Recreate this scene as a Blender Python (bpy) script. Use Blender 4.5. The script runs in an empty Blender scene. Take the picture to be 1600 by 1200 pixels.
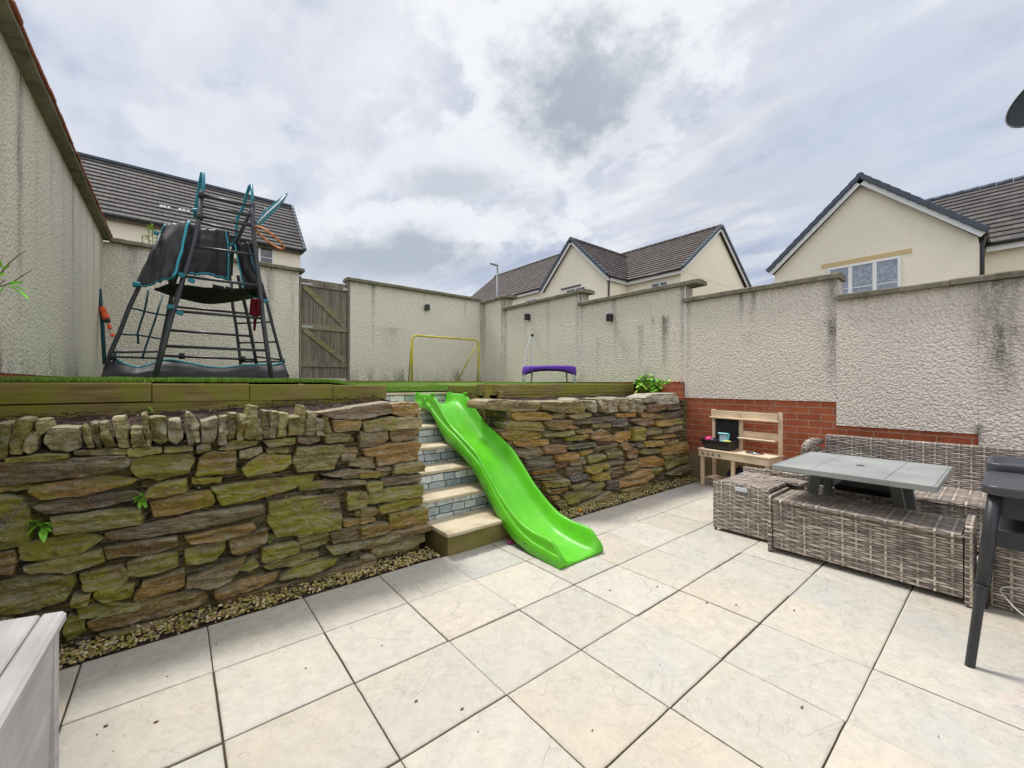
import bpy, math, random
import numpy as np
from mathutils import Vector, Matrix, noise
R = math.radians
random.seed(7); rng = np.random.default_rng(7)
SC = bpy.context.scene
COL = SC.collection
# ---------------------------------------------------------------- camera, sky, sun, exposure
H = 1.2374; YAW = -.6879; FPX = 641.53
cam = bpy.data.cameras.new('camera'); cam.sensor_width = 36; cam.lens = 36 * FPX / 1600
cam.clip_end = 3000; cam.clip_start = .02
co = bpy.data.objects.new('camera', cam); COL.objects.link(co)
co.location = (0, 0, H); co.rotation_euler = (R(90), 0, YAW); SC.camera = co
SUN_EL, SUN_AZ = R(64), math.atan2(-.18, .98)        # azimuth from +Y towards +X
sd = Vector((math.sin(SUN_AZ) * math.cos(SUN_EL), math.cos(SUN_AZ) * math.cos(SUN_EL), math.sin(SUN_EL)))
sl = bpy.data.lights.new('sun', 'SUN'); sl.energy = 2.5; sl.angle = R(12); sl.color = (1, .96, .9)
so = bpy.data.objects.new('sun', sl); COL.objects.link(so); so.rotation_euler = sd.to_track_quat('Z', 'Y').to_euler()
SC.view_settings.view_transform = 'Standard'; SC.view_settings.look = 'None'
SC.view_settings.exposure = .42; SC.view_settings.gamma = 1
SC.cycles.max_bounces = 8; SC.cycles.use_denoising = True

CY, SY = math.cos(YAW), math.sin(YAW)
def ray(u, v):
    r = (u - 800) / FPX; return Vector((CY * r - SY, SY * r + CY, -(v - 600) / FPX))
def onY(u, v, Y): D = ray(u, v); return D * (Y / D.y) + Vector((0, 0, H))
def onX(u, v, X): D = ray(u, v); return D * (X / D.x) + Vector((0, 0, H))
def pz(x, y): return -.0066 * x - .0015 * y           # the patio falls gently away from the house

# ---------------------------------------------------------------- node helper
class NT:
    def __init__(s, tree): s.t = tree
    def n(s, typ, **kw):
        nd = s.t.nodes.new(typ)
        for k, v in kw.items():
            if k.startswith('i_'):
                key = k[2:]; key = int(key) if key.isdigit() else key.replace('_', ' ')
                s.set(nd.inputs[key], v)
            else: setattr(nd, k, v)
        return nd
    def set(s, inp, v):
        if isinstance(v, bpy.types.NodeSocket): s.t.links.new(v, inp)
        elif isinstance(v, bpy.types.Node): s.t.links.new(v.outputs[0], inp)
        else:
            try: inp.default_value = v
            except Exception:
                inp.default_value = (*v, 1) if len(v) == 3 else v[:3]
    def m(s, op, a, b=None, c=None, clamp=False):
        nd = s.t.nodes.new('ShaderNodeMath'); nd.operation = op; nd.use_clamp = clamp
        for i, x in enumerate((a, b, c)):
            if x is not None: s.set(nd.inputs[i], x)
        return nd.outputs[0]
    def v(s, op, a, b=None):
        nd = s.t.nodes.new('ShaderNodeVectorMath'); nd.operation = op
        s.set(nd.inputs[0], a)
        if b is not None: s.set(nd.inputs[1], b)
        return nd.outputs[1] if op in ('LENGTH', 'DOT_PRODUCT', 'DISTANCE') else nd.outputs[0]
    def mix(s, f, a, b, mode='MIX'):
        nd = s.t.nodes.new('ShaderNodeMix'); nd.data_type = 'RGBA'; nd.blend_type = mode
        s.set(nd.inputs[0], f); s.set(nd.inputs[6], a); s.set(nd.inputs[7], b); return nd.outputs[2]
    def noise(s, vec, scale, detail=4, rough=.55, dist=0, out=0):
        nd = s.t.nodes.new('ShaderNodeTexNoise'); s.set(nd.inputs['Vector'], vec)
        s.set(nd.inputs['Scale'], scale); s.set(nd.inputs['Detail'], detail)
        s.set(nd.inputs['Roughness'], rough); s.set(nd.inputs['Distortion'], dist); return nd.outputs[out]
    def ramp(s, f, *st):
        nd = s.t.nodes.new('ShaderNodeValToRGB'); cr = nd.color_ramp
        while len(cr.elements) < len(st): cr.elements.new(.5)
        for e, (p, c) in zip(cr.elements, st):
            e.position = p; e.color = (*c, 1) if isinstance(c, tuple) else (c, c, c, 1)
        s.set(nd.inputs[0], f); return nd.outputs[0]
    def scale(s, vec, sc):
        return s.v('MULTIPLY', vec, sc)
def mat(name):
    m = bpy.data.materials.new(name); m.use_nodes = True; t = NT(m.node_tree)
    b = m.node_tree.nodes['Principled BSDF']; t.b = b
    t.tc = t.n('ShaderNodeTexCoord'); t.obj = t.tc.outputs['Object']; t.uv = t.tc.outputs['UV']
    g = t.n('ShaderNodeNewGeometry'); t.pos = g.outputs['Position']; t.nor = g.outputs['Normal']
    return m, t
def fin(t, col, rough=.7, bump=None, bs=.3, bd=.01, spec=.3, metal=0):
    t.set(t.b.inputs['Base Color'], col); t.set(t.b.inputs['Roughness'], rough)
    t.b.inputs['Specular IOR Level'].default_value = spec; t.b.inputs['Metallic'].default_value = metal
    if bump is not None:
        bn = t.n('ShaderNodeBump', i_Strength=bs, i_Distance=bd, i_Height=bump); t.set(t.b.inputs['Normal'], bn)
MATS = {}
def plain(name, col, rough=.6, var=.15, sc=12, bump=.1, spec=.3, metal=0, dirt=None):
    m, t = mat(name); n = t.noise(t.pos, sc, 5)
    c = t.mix(n, tuple(x * (1 - var) for x in col), tuple(min(1, x * (1 + var)) for x in col))
    if dirt:
        f = t.ramp(t.noise(t.pos, 5, 6, .65), (.48, 0.), (.7, 1.)); c = t.mix(t.m('MULTIPLY', f, .6), c, dirt)
    fin(t, c, rough, t.noise(t.pos, sc * 8, 3), bump, .003, spec, metal); MATS[name] = m; return m

def m_render(name, base, size, bs, bd, cv=.5):                # roughcast: pebbly bumps, stain attribute
    m, t = mat(name)
    big = t.noise(t.pos, 1.1, 5, .6); fine = t.noise(t.pos, 60, 3, .6)
    c = t.mix(t.ramp(big, (.3, 0.), (.7, 1.)), tuple(x * .9 for x in base), base)
    c = t.mix(t.ramp(fine, (.3, 0.), (.7, 1.)), c, tuple(min(.9, x * 1.09) for x in base))
    at = t.n('ShaderNodeAttribute', attribute_name='stain')
    sep = t.n('ShaderNodeSeparateColor', i_0=at.outputs[0])
    rag = t.noise(t.scale(t.pos, (9, 9, 2.2)), 1.6, 6, .75)
    rag2 = t.noise(t.pos, 45, 3, .7)
    s1 = t.m('MULTIPLY', sep.outputs[0], t.m('ADD', t.ramp(rag, (.32, .25), (.62, 1.25)), t.m('MULTIPLY', t.m('SUBTRACT', rag2, .5), 1.2)), clamp=True)
    c = t.mix(t.m('MULTIPLY', s1, .85), c, (.085, .078, .065))
    s2 = t.m('MULTIPLY', sep.outputs[1], t.ramp(rag, (.4, .0), (.6, 1.)), clamp=True)
    c = t.mix(t.m('MULTIPLY', s2, .7), c, (.16, .17, .07))
    s3 = t.m('MULTIPLY', sep.outputs[2], t.ramp(rag, (.35, .2), (.65, 1.)), clamp=True)
    c = t.mix(t.m('MULTIPLY', s3, .5), c, (.30, .29, .23))
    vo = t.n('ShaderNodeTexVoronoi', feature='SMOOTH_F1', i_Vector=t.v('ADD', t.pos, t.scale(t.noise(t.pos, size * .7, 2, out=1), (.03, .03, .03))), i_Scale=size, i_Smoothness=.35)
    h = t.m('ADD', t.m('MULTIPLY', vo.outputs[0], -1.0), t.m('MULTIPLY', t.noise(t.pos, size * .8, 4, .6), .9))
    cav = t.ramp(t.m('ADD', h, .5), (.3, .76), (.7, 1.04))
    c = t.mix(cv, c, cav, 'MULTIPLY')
    fin(t, c, .92, h, bs, bd, .15); MATS[name] = m; return m

m_render('roughcast', (.86, .765, .675), 44, .8, .022)
m_render('roughcast_green', (.86, .765, .67), 48, .75, .016)
m_render('house_render', (.95, .82, .66), 20, .3, .012, .15)

def m_brick():
    m, t = mat('red_brick')
    b = t.n('ShaderNodeTexBrick', i_Vector=t.uv, i_Scale=1., offset=.5)
    b.inputs['Color1'].default_value = (.48, .145, .065, 1); b.inputs['Color2'].default_value = (.37, .10, .046, 1)
    b.inputs['Mortar'].default_value = (.42, .36, .29, 1)
    for k, v in (('Mortar Size', .0038), ('Mortar Smooth', .15), ('Bias', 0.), ('Brick Width', .225), ('Row Height', .075)): b.inputs[k].default_value = v
    n = t.noise(t.pos, 9, 6, .7)
    c = t.mix(.45, b.outputs[0], t.ramp(n, (.3, (.55, .5, .48)), (.7, (1.25, 1.2, 1.2))), 'MULTIPLY')
    eff = t.ramp(t.noise(t.pos, 3.1, 6, .7), (.6, 0.), (.8, 1.)); c = t.mix(t.m('MULTIPLY', eff, .25), c, (.5, .42, .36))
    lowm = t.m('MULTIPLY', t.ramp(t.n('ShaderNodeSeparateXYZ', i_0=t.pos).outputs[2], (.24, 1.), (.36, 0.)), t.ramp(t.noise(t.pos, 7, 5), (.3, .75), (.6, 1.)))
    c = t.mix(lowm, c, (.26, .23, .13))
    h = t.m('ADD', t.m('MULTIPLY', b.outputs[1], -1.), t.m('MULTIPLY', t.noise(t.pos, 90, 3), .3))
    fin(t, c, .85, h, .6, .006, .2); MATS['red_brick'] = m
m_brick()

def m_stone():
    m, t = mat('slate_stone')
    at = t.n('ShaderNodeAttribute', attribute_name='Col'); base = at.outputs[0]
    moss = at.outputs['Alpha']
    st = t.noise(t.scale(t.pos, (3.2, 3.2, 26)), 1.6, 7, .68, .7)         # bedding laminae
    pat = t.noise(t.pos, 9, 6, .7); fine = t.noise(t.pos, 70, 4, .7)
    c = t.mix(.75, base, t.ramp(st, (.3, (.30, .30, .32)), (.48, (.9, .88, .85)), (.66, (1.75, 1.68, 1.5))), 'MULTIPLY')
    c = t.mix(t.ramp(pat, (.5, 0.), (.72, .6)), c, (.30, .145, .035))
    c = t.mix(.75, c, t.ramp(fine, (.3, .42), (.7, 1.6)), 'MULTIPLY')
    mf = t.m('MULTIPLY', moss, t.ramp(t.noise(t.pos, 4.5, 7, .66, .5), (.38, 0.), (.56, 1.)), clamp=True)
    mc = t.mix(t.noise(t.pos, 22, 4), (.16, .17, .015), (.50, .48, .045))
    c = t.mix(t.m('MULTIPLY', mf, .82), c, mc)
    up = t.m('MULTIPLY', t.ramp(t.n('ShaderNodeSeparateXYZ', i_0=t.nor).outputs[2], (.2, 0.), (.8, 1.)), t.ramp(t.noise(t.pos, 16, 5, .7), (.35, .2), (.6, 1.)))
    c = t.mix(t.m('MULTIPLY', up, .65), c, (.50, .48, .38))  # upward faces made paler in the colour, standing in for sunlit top edges
    h = t.m('ADD', t.m('MULTIPLY', st, 1.3), t.m('ADD', t.m('MULTIPLY', pat, .8), t.m('MULTIPLY', fine, .5)))
    fin(t, c, .85, h, 1., .03, .2); MATS['slate_stone'] = m
m_stone()
def m_mortar():
    m, t = mat('wall_core')
    n = t.noise(t.pos, 35, 5, .7)
    fin(t, t.ramp(n, (.3, (.02, .016, .011)), (.55, (.08, .06, .04)), (.72, (.22, .18, .13))), .95, n, .9, .02, .1); MATS['wall_core'] = m
m_mortar()

def m_slab():
    m, t = mat('riven_paving')
    at = t.n('ShaderNodeAttribute', attribute_name='Col').outputs[0]
    off = t.v('ADD', t.pos, t.scale(at, (7, 7, 7)))
    w = t.noise(off, 1.9, 4, .55, .6)
    st = t.m('FRACT', t.m('MULTIPLY', w, 5.5))                       # stepped riven ledges
    ln = t.ramp(st, (.0, 1.), (.035, .0), (.965, .0), (1., 1.))
    gate = t.ramp(t.noise(off, 3.3, 3), (.44, 0.), (.58, 1.))
    ln = t.m('MULTIPLY', ln, gate)
    blot = t.noise(off, 2.3, 5, .6)
    c = t.mix(t.ramp(blot, (.35, 0.), (.65, 1.)), (.525, .50, .45), (.57, .525, .44))
    c = t.mix(.8, c, at, 'MULTIPLY')
    c = t.mix(.5, c, t.ramp(t.noise(off, 17, 7, .72), (.3, .80), (.7, 1.18)), 'MULTIPLY')
    w2 = t.noise(t.v('ADD', off, (3, 1, 5)), 4.5, 5, .6, .8); st2 = t.m('FRACT', t.m('MULTIPLY', w2, 7)); l2 = t.m('MULTIPLY', t.ramp(st2, (.0, 1.), (.06, .0), (.94, .0), (1., 1.)), t.ramp(t.noise(off, 5.3, 3), (.47, 0.), (.58, 1.)))
    c = t.mix(t.m('MULTIPLY', l2, .08), c, (.28, .23, .16))
    c = t.mix(t.m('MULTIPLY', ln, .12), c, (.24, .19, .13))
    dirt = t.ramp(t.noise(t.pos, 13, 7, .78), (.56, 0.), (.75, 1.)); c = t.mix(t.m('MULTIPLY', dirt, .35), c, (.33, .28, .2))
    stn = t.ramp(t.noise(t.pos, .9, 6, .7), (.52, 0.), (.75, 1.)); c = t.mix(t.m('MULTIPLY', stn, .22), c, (.36, .32, .25))
    sp = t.ramp(t.noise(t.pos, 190, 2, .6), (.70, 0.), (.8, 1.)); c = t.mix(t.m('MULTIPLY', sp, .35), c, (.15, .12, .09))
    # chalk scribbles near the standing table
    d = t.v('LENGTH', t.scale(t.v('SUBTRACT', t.pos, (2.63, -.03, 0)), (1.2, 2.4, 0)))
    ck = t.m('MULTIPLY', t.ramp(d, (.0, 1.), (.28, 0.)), t.ramp(t.noise(t.scale(t.pos, (60, 14, 1)), 1., 4, .7), (.5, 0.), (.62, 1.)))
    c = t.mix(t.m('MULTIPLY', ck, .5), c, t.ramp(t.noise(t.pos, 7, 1), (.4, (.5, .25, .7)), (.5, (.75, .25, .35)), (.6, (.3, .6, .35))))
    h = t.m('ADD', t.m('ADD', t.m('MULTIPLY', t.m('ADD', t.m('MULTIPLY', w, 4.), t.m('MULTIPLY', t.m('FLOOR', t.m('MULTIPLY', w, 5.5)), .35)), .4), t.m('MULTIPLY', ln, -.09)), t.m('MULTIPLY', t.noise(off, 14, 6, .6), .8))
    h = t.m('ADD', h, t.m('ADD', t.m('MULTIPLY', t.noise(t.pos, 120, 2), .12), t.m('MULTIPLY', t.m('FLOOR', t.m('MULTIPLY', w2, 7)), .13)))
    fin(t, c, t.ramp(blot, (.3, .62), (.7, .8)), h, 1., .013, .3); MATS['riven_paving'] = m
m_slab()

def m_wood(name, base, dark, green=None, gs=.7, axis=0, grain=1.):
    m, t = mat(name); s = [38, 38, 38]; s[axis] = 2.2
    w = t.noise(t.scale(t.pos, tuple(s)), 1., 6, .62, .4); k = t.noise(t.pos, 3, 4)
    c = t.mix(t.ramp(w, (.3, 0.), (.68, 1.)), dark, base)
    c = t.mix(.5, c, t.ramp(k, (.3, .65), (.7, 1.25)), 'MULTIPLY')
    if green:
        f = t.ramp(t.noise(t.pos, 2.4, 6, .62, .5), (.42, 0.), (.6, 1.)); c = t.mix(t.m('MULTIPLY', f, gs), c, green)
    fin(t, c, .8, w, .35 * grain, .004, .2); MATS[name] = m
m_wood('sleeper_wood', (.33, .265, .105), (.14, .10, .035), (.24, .245, .028), .75)
m_wood('gate_wood', (.30, .25, .205), (.10, .082, .065), (.2, .2, .07), .08, 2)
m_wood('gate_brace_wood', (.32, .28, .22), (.15, .12, .09), (.24, .26, .03), .38, 0)
m_wood('pine', (.80, .66, .49), (.66, .50, .33), None, 0, 1, .5)
m_wood('box_plastic', (.56, .55, .54), (.45, .44, .43), None, 0, 1, .8)
m_wood('table_top_grey', (.33, .345, .335), (.26, .27, .265), None, 0, 1, .8)
def m_weave():
    m, t = mat('rattan_weave')
    u, v, _ = (t.n('ShaderNodeSeparateXYZ', i_0=t.uv).outputs[i] for i in range(3))
    P, S = .0165, .072
    vr = t.m('DIVIDE', v, P); row = t.m('FLOOR', vr); fv = t.m('FRACT', vr)
    ur = t.m('DIVIDE', u, S); ic = t.m('ROUND', ur)
    ph = t.m('MULTIPLY', t.m('ADD', ur, row), math.pi)
    over = t.m('ADD', t.m('MULTIPLY', t.m('COSINE', ph), .5), .5)       # 1: strand in front of this stake
    strand = t.m('MULTIPLY', t.m('POWER', t.m('SINE', t.m('MULTIPLY', fv, math.pi)), .55), t.m('ADD', .3, t.m('MULTIPLY', over, .7)))
    du = t.m('ABSOLUTE', t.m('SUBTRACT', ur, ic))
    stk = t.m('MULTIPLY', t.ramp(du, (.07, 1.), (.115, 0.)), .5)
    h = t.m('MAXIMUM', strand, stk); iss = t.m('GREATER_THAN', stk, strand)
    cs = t.n('ShaderNodeCombineXYZ', i_0=t.m('MULTIPLY', u, 1.5), i_1=t.m('MULTIPLY', row, 7.7), i_2=0.)
    hue = t.noise(cs, 1.5, 4, .8)
    streak = t.noise(t.scale(t.uv, (14, 420, 1)), 1., 2)
    sc = t.ramp(hue, (.34, (.19, .15, .13)), (.45, (.31, .26, .225)), (.53, (.48, .41, .355)), (.62, (.72, .64, .55)))
    kc = t.n('ShaderNodeCombineXYZ', i_0=t.m('MULTIPLY', ic, 5.3), i_1=t.m('MULTIPLY', v, 3.), i_2=3.)
    kcol = t.ramp(t.noise(kc, 1.3, 3, .7), (.38, (.18, .14, .11)), (.48, (.42, .35, .28)), (.60, (.78, .70, .58)))
    c = t.mix(iss, sc, kcol); c = t.mix(.5, c, t.ramp(streak, (.3, .65), (.7, 1.3)), 'MULTIPLY')
    c = t.mix(t.ramp(h, (.2, .92), (.55, 0.)), c, (.045, .036, .032))
    fin(t, c, .5, h, 1., .010, .35); MATS['rattan_weave'] = m
m_weave()
def m_roof(name, base):
    m, t = mat(name)
    u, v, _ = (t.n('ShaderNodeSeparateXYZ', i_0=t.uv).outputs[i] for i in range(3))
    row = t.m('FLOOR', v); uu = t.m('ADD', t.m('MULTIPLY', u, 3.03), t.m('MULTIPLY', t.m('MODULO', row, 2.), .5))
    fr = t.m('FRACT', uu); j = t.ramp(fr, (.0, 1.), (.05, 0.), (.95, 0.), (1., 1.))
    wn = t.n('ShaderNodeTexWhiteNoise', noise_dimensions='2D', i_Vector=t.n('ShaderNodeCombineXYZ', i_0=t.m('FLOOR', uu), i_1=row))
    c = t.mix(wn.outputs[0], tuple(x * .8 for x in base), tuple(x * 1.2 for x in base))
    c = t.mix(t.m('MULTIPLY', j, .18), c, tuple(x * .35 for x in base))
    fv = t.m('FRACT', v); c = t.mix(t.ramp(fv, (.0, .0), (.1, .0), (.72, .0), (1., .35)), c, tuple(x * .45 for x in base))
    c = t.mix(.5, c, t.ramp(t.noise(t.pos, 3, 6, .7), (.3, .7), (.7, 1.35)), 'MULTIPLY')
    h = t.m('ADD', t.m('MULTIPLY', j, -1.), t.m('MULTIPLY', t.noise(t.pos, 25, 3), .3))
    fin(t, c, .75, h, .5, .02, .25); MATS[name] = m
m_roof('roof_tile', (.105, .088, .083)); m_roof('roof_tile_grey', (.10, .093, .088))
def m_cladding():
    m, t = mat('split_stone_tile')
    b = t.n('ShaderNodeTexBrick', i_Vector=t.v('ADD', t.uv, t.scale(t.noise(t.pos, 9, 3, out=1), (.035, .02, 0))), i_Scale=1., offset=.43, offset_frequency=2, squash=.7, squash_frequency=3)
    b.inputs['Color1'].default_value = (.70, .75, .73, 1); b.inputs['Color2'].default_value = (.25, .33, .36, 1)
    b.inputs['Mortar'].default_value = (.06, .06, .05, 1)
    for k, v in (('Mortar Size', .004), ('Mortar Smooth', .3), ('Bias', -.1), ('Brick Width', .17), ('Row Height', .066)): b.inputs[k].default_value = v
    n = t.noise(t.scale(t.pos, (1, 1, 2)), 22, 6, .7)
    c = t.mix(.6, b.outputs[0], t.ramp(n, (.3, .5), (.7, 1.45)), 'MULTIPLY')
    f = t.ramp(t.noise(t.pos, 8, 5, .6), (.52, 0.), (.68, 1.)); c = t.mix(t.m('MULTIPLY', f, .55), c, (.07, .075, .03))
    h = t.m('ADD', t.m('MULTIPLY', b.outputs[1], -1.2), n)
    fin(t, c, .6, h, .8, .01, .3); MATS['split_stone_tile'] = m
m_cladding()
def m_simple_attr(name, rough, var=.3, sc=30, bd=.004):
    m, t = mat(name); a = t.n('ShaderNodeAttribute', attribute_name='Col').outputs[0]; n = t.noise(t.pos, sc, 5, .65)
    fin(t, t.mix(.8, a, t.ramp(n, (.25, 1 - var), (.75, 1 + var)), 'MULTIPLY'), rough, n, .5, bd, .25); MATS[name] = m
m_simple_attr('pebble', .55, .35, 60); m_simple_attr('leaf', .5, .25, 40, .002); m_simple_attr('grass_blade', .6, .2, 20, .001)
m_simple_attr('coping_stone', .9, .45, 14, .01)
plain('soil', (.075, .05, .042), .97, .5, 30, 1., .1)
plain('turf', (.12, .20, .035), .9, .4, 26, 1., .1)
plain('joint_grit', (.085, .068, .05), .95, .5, 60, 1., .1)
plain('step_slab', (.58, .50, .36), .8, .2, 8, .8, .25, 0, (.24, .20, .08))
plain('step_side', (.22, .18, .07), .9, .5, 7, 1., .1, 0, (.10, .13, .015))
plain('white_paint', (.78, .78, .76), .45, .05, 5, .05, .4)
plain('upvc', (.80, .80, .80), .35, .03, 5, .02, .5)
plain('black_metal', (.022, .022, .024), .4, .3, 20, .1, .5)
plain('frame_metal', (.035, .038, .045), .42, .35, 14, .15, .5)
plain('verge_grey', (.075, .09, .115), .6, .25, 3, .2, .3)
plain('teal_plastic', (.015, .20, .26), .45, .2, 20, .1, .4)
plain('teal_dark', (.008, .06, .08), .5, .3, 20, .1, .3)
plain('teal_bright', (.03, .33, .42), .5, .2, 20, .1, .4)
plain('fabric_black', (.028, .028, .031), .55, .35, 9, .4, .35, 0, (.07, .07, .07))
plain('fabric_sag', (.016, .016, .018), .85, .3, 20, .3, .2)
plain('red_cloth', (.12, .005, .012), .8, .3, 25, .5, .2)
plain('orange_hoop', (.62, .21, .06), .5, .2, 20, .1, .4)
plain('orange_paint', (.75, .10, .02), .5, .2, 20, .1, .4)
plain('aluminium', (.55, .56, .57), .35, .15, 20, .1, .5, .7)
plain('yellow_paint', (.62, .52, .06), .5, .3, 12, .3, .4, 0, (.25, .2, .04))
plain('purple_fabric', (.11, .03, .36), .6, .25, 14, .5, .3)
plain('lamp_black', (.015, .015, .017), .4, .1, 20, .1, .5)
plain('steel_grey', (.28, .29, .30), .5, .15, 10, .1, .4, .4)
plain('grey_plastic', (.055, .058, .07), .42, .2, 8, .25, .45)
plain('dark_plastic', (.028, .030, .036), .42, .2, 15, .15, .45)
plain('table_leg_grey', (.155, .165, .16), .5, .1, 12, .1, .4)
plain('chalkboard', (.022, .025, .028), .75, .5, 6, .1, .3, 0, (.05, .05, .05))
plain('basin_steel', (.6, .62, .65), .25, .08, 10, .05, .5, .9)
plain('pink_dull', (.32, .05, .14), .6, .3, 20, .1, .2)
plain('pink_plastic', (.75, .03, .22), .4, .1, 10, .05, .4)
plain('aqua_plastic', (.12, .45, .52), .4, .2, 10, .05, .4)
plain('pale_plastic', (.62, .68, .74), .4, .1, 10, .05, .4)
plain('lime_plastic', (.55, .62, .10), .4, .1, 10, .05, .4)
plain('orange_fruit', (.80, .34, .02), .5, .15, 30, .3, .4)
plain('white_cable', (.72, .72, .70), .5, .05, 10, .05, .4)
plain('bark', (.09, .055, .035), .9, .3, 30, .8, .1)
plain('coping_concrete', (.21, .19, .145), .95, .6, 16, 1., .1, 0, (.06, .055, .035))
plain('red_tile', (.30, .10, .06), .85, .35, 12, .6, .2)
plain('lintel', (.62, .48, .25), .85, .12, 8, .4, .2)
plain('far_ground', (.13, .12, .095), .95, .4, 2, .5, .1)
plain('dish_grey', (.018, .021, .027), .9, .15, 30, .1, .1)
plain('blue_black_plastic', (.015, .02, .045), .35, .3, 20, .2, .5)
plain('galvanised', (.42, .42, .41), .5, .2, 20, .2, .5, .6)
m, t = mat('green_plastic')
gs_ = t.noise(t.scale(t.pos, (26, 3.5, 3.5)), 1., 6, .7); gc_ = t.mix(t.ramp(t.noise(t.pos, 2.2, 6, .65), (.35, 0.), (.7, 1.)), (.09, .48, .008), (.14, .58, .025)); gc_ = t.mix(t.m('MULTIPLY', t.ramp(gs_, (.52, 0.), (.72, 1.)), .28), gc_, (.24, .58, .12)); gc_ = t.mix(t.m('MULTIPLY', t.ramp(t.noise(t.pos, 11, 7, .75), (.52, 0.), (.72, 1.)), .5), gc_, (.12, .27, .04))
fin(t, gc_, t.ramp(t.noise(t.pos, 12, 6, .7), (.3, .30), (.7, .46)), t.noise(t.pos, 140, 3), .12, .001, .45); MATS['green_plastic'] = m
m, t = mat('window_glass')
fin(t, t.ramp(t.noise(t.pos, 3, 2), (.4, (.05, .06, .075)), (.6, (.13, .15, .18))), .08, t.noise(t.pos, 2, 2), .05, .02, .8); MATS['window_glass'] = m
m, t = mat('obscure_glass')
n_ = t.noise(t.pos, 9, 6, .7); fin(t, t.ramp(n_, (.35, (.20, .24, .30)), (.5, (.27, .31, .38)), (.65, (.42, .47, .53))), .3, n_, .5, .01, .6); MATS['obscure_glass'] = m

# ---------------------------------------------------------------- sky (overcast with streaky cloud and a few grey cumulus)
w = bpy.data.worlds.new('World'); SC.world = w; w.use_nodes = True; t = NT(w.node_tree)
bg = w.node_tree.nodes['Background']
tc = t.n('ShaderNodeTexCoord'); D = tc.outputs['Generated']
sx = t.n('ShaderNodeSeparateXYZ', i_0=D); zz = t.m('MAXIMUM', sx.outputs[2], 0.)
inv = t.m('DIVIDE', 1., t.m('ADD', zz, .16))
P = t.n('ShaderNodeCombineXYZ', i_0=t.m('MULTIPLY', sx.outputs[0], inv), i_1=t.m('MULTIPLY', sx.outputs[1], inv), i_2=0.)
mp = t.n('ShaderNodeMapping', vector_type='POINT', i_Vector=P); mp.inputs['Rotation'].default_value = (0, 0, R(28)); mp.inputs['Scale'].default_value = (2.6, .75, 1)
warp = t.v('ADD', mp, t.scale(t.noise(P, 1.0, 3, out=1), (.8, .8, 0)))
cir = t.noise(warp, 1.5, 9, .58, .12)
broad = t.noise(P, .8, 4, .5)
c = t.ramp(t.m('ADD', t.m('MULTIPLY', cir, .7), t.m('MULTIPLY', broad, .3)), (.40, (.39, .435, .55)), (.47, (.50, .535, .62)), (.53, (.60, .62, .665)), (.60, (.77, .78, .795)))
puff = t.noise(t.scale(D, (1, 1, 1.6)), 6, 9, .6); puff2 = t.noise(t.scale(D, (1, 1, 1.5)), 15, 7, .65)
def blob(px, py, wx, wy, amt, colr, c, soft=.25):
    d0 = ray(px, py).normalized(); e1 = Vector((CY, SY, 0)); e2 = d0.cross(e1).normalized(); e1 = e2.cross(d0).normalized()
    a = t.m('DIVIDE', t.v('DOT_PRODUCT', D, tuple(e1)), wx / FPX); b = t.m('DIVIDE', t.v('DOT_PRODUCT', D, tuple(e2)), wy / FPX)
    r = t.m('SQRT', t.m('ADD', t.m('MULTIPLY', a, a), t.m('MULTIPLY', b, b)))
    r = t.m('ADD', r, t.m('MULTIPLY', t.m('SUBTRACT', puff, .5), 2.4))
    r = t.m('ADD', r, t.m('MULTIPLY', t.m('SUBTRACT', puff2, .5), 1.1))
    f = t.ramp(t.m('MULTIPLY', r, .5), (.34, 1.), (.58, 0.)) if soft == 0 else t.ramp(t.m('MULTIPLY', r, .6), (.12, 1.), (.72, 0.)); f.node.color_ramp.interpolation = 'EASE'
    fw = t.m('GREATER_THAN', t.v('DOT_PRODUCT', D, tuple(d0)), .3)
    return t.mix(t.m('MULTIPLY', t.m('MULTIPLY', f, fw), amt), c, colr)
W = (.76, .765, .785)
c = blob(800, 20, 620, 260, .55, (.80, .805, .815), c)
c = blob(1480, 230, 240, 160, .6, (.47, .54, .66), c)
c = blob(420, 210, 260, 110, .35, (.50, .545, .64), c)
c = blob(880, 105, 185, 125, .8, (.84, .845, .855), c, 0)
c = blob(905, 148, 118, 84, 1., (.37, .41, .455), c)
c = blob(965, 118, 80, 45, .6, (.42, .46, .51), c)
c = blob(690, 262, 120, 44, .75, W, c, 0)
c = blob(700, 288, 90, 26, .8, (.46, .50, .55), c)
c = blob(360, 190, 80, 40, .5, W, c, 0)
c = blob(640, 372, 210, 46, .85, (.79, .795, .81), c, 0)
c = blob(610, 404, 200, 40, 1., (.39, .43, .48), c)
c = blob(1180, 300, 170, 40, .5, (.52, .55, .60), c)
c = blob(800, 478, 900, 40, .4, (.74, .75, .765), c)
sky = t.n('ShaderNodeTexSky', sky_type='NISHITA', sun_disc=False, sun_elevation=SUN_EL, sun_rotation=SUN_AZ)
sk = t.v('SCALE', sky.outputs[0]); sk.node.inputs['Scale'].default_value = .10
c = t.mix(.12, c, sk)
# unseen sky behind the viewer, brightened as added fill light for the walls
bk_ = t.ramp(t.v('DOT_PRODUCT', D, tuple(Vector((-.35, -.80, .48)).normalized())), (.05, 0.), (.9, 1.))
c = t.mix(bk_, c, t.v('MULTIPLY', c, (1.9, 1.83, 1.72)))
t.set(bg.inputs[0], c); bg.inputs[1].default_value = .92

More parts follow.
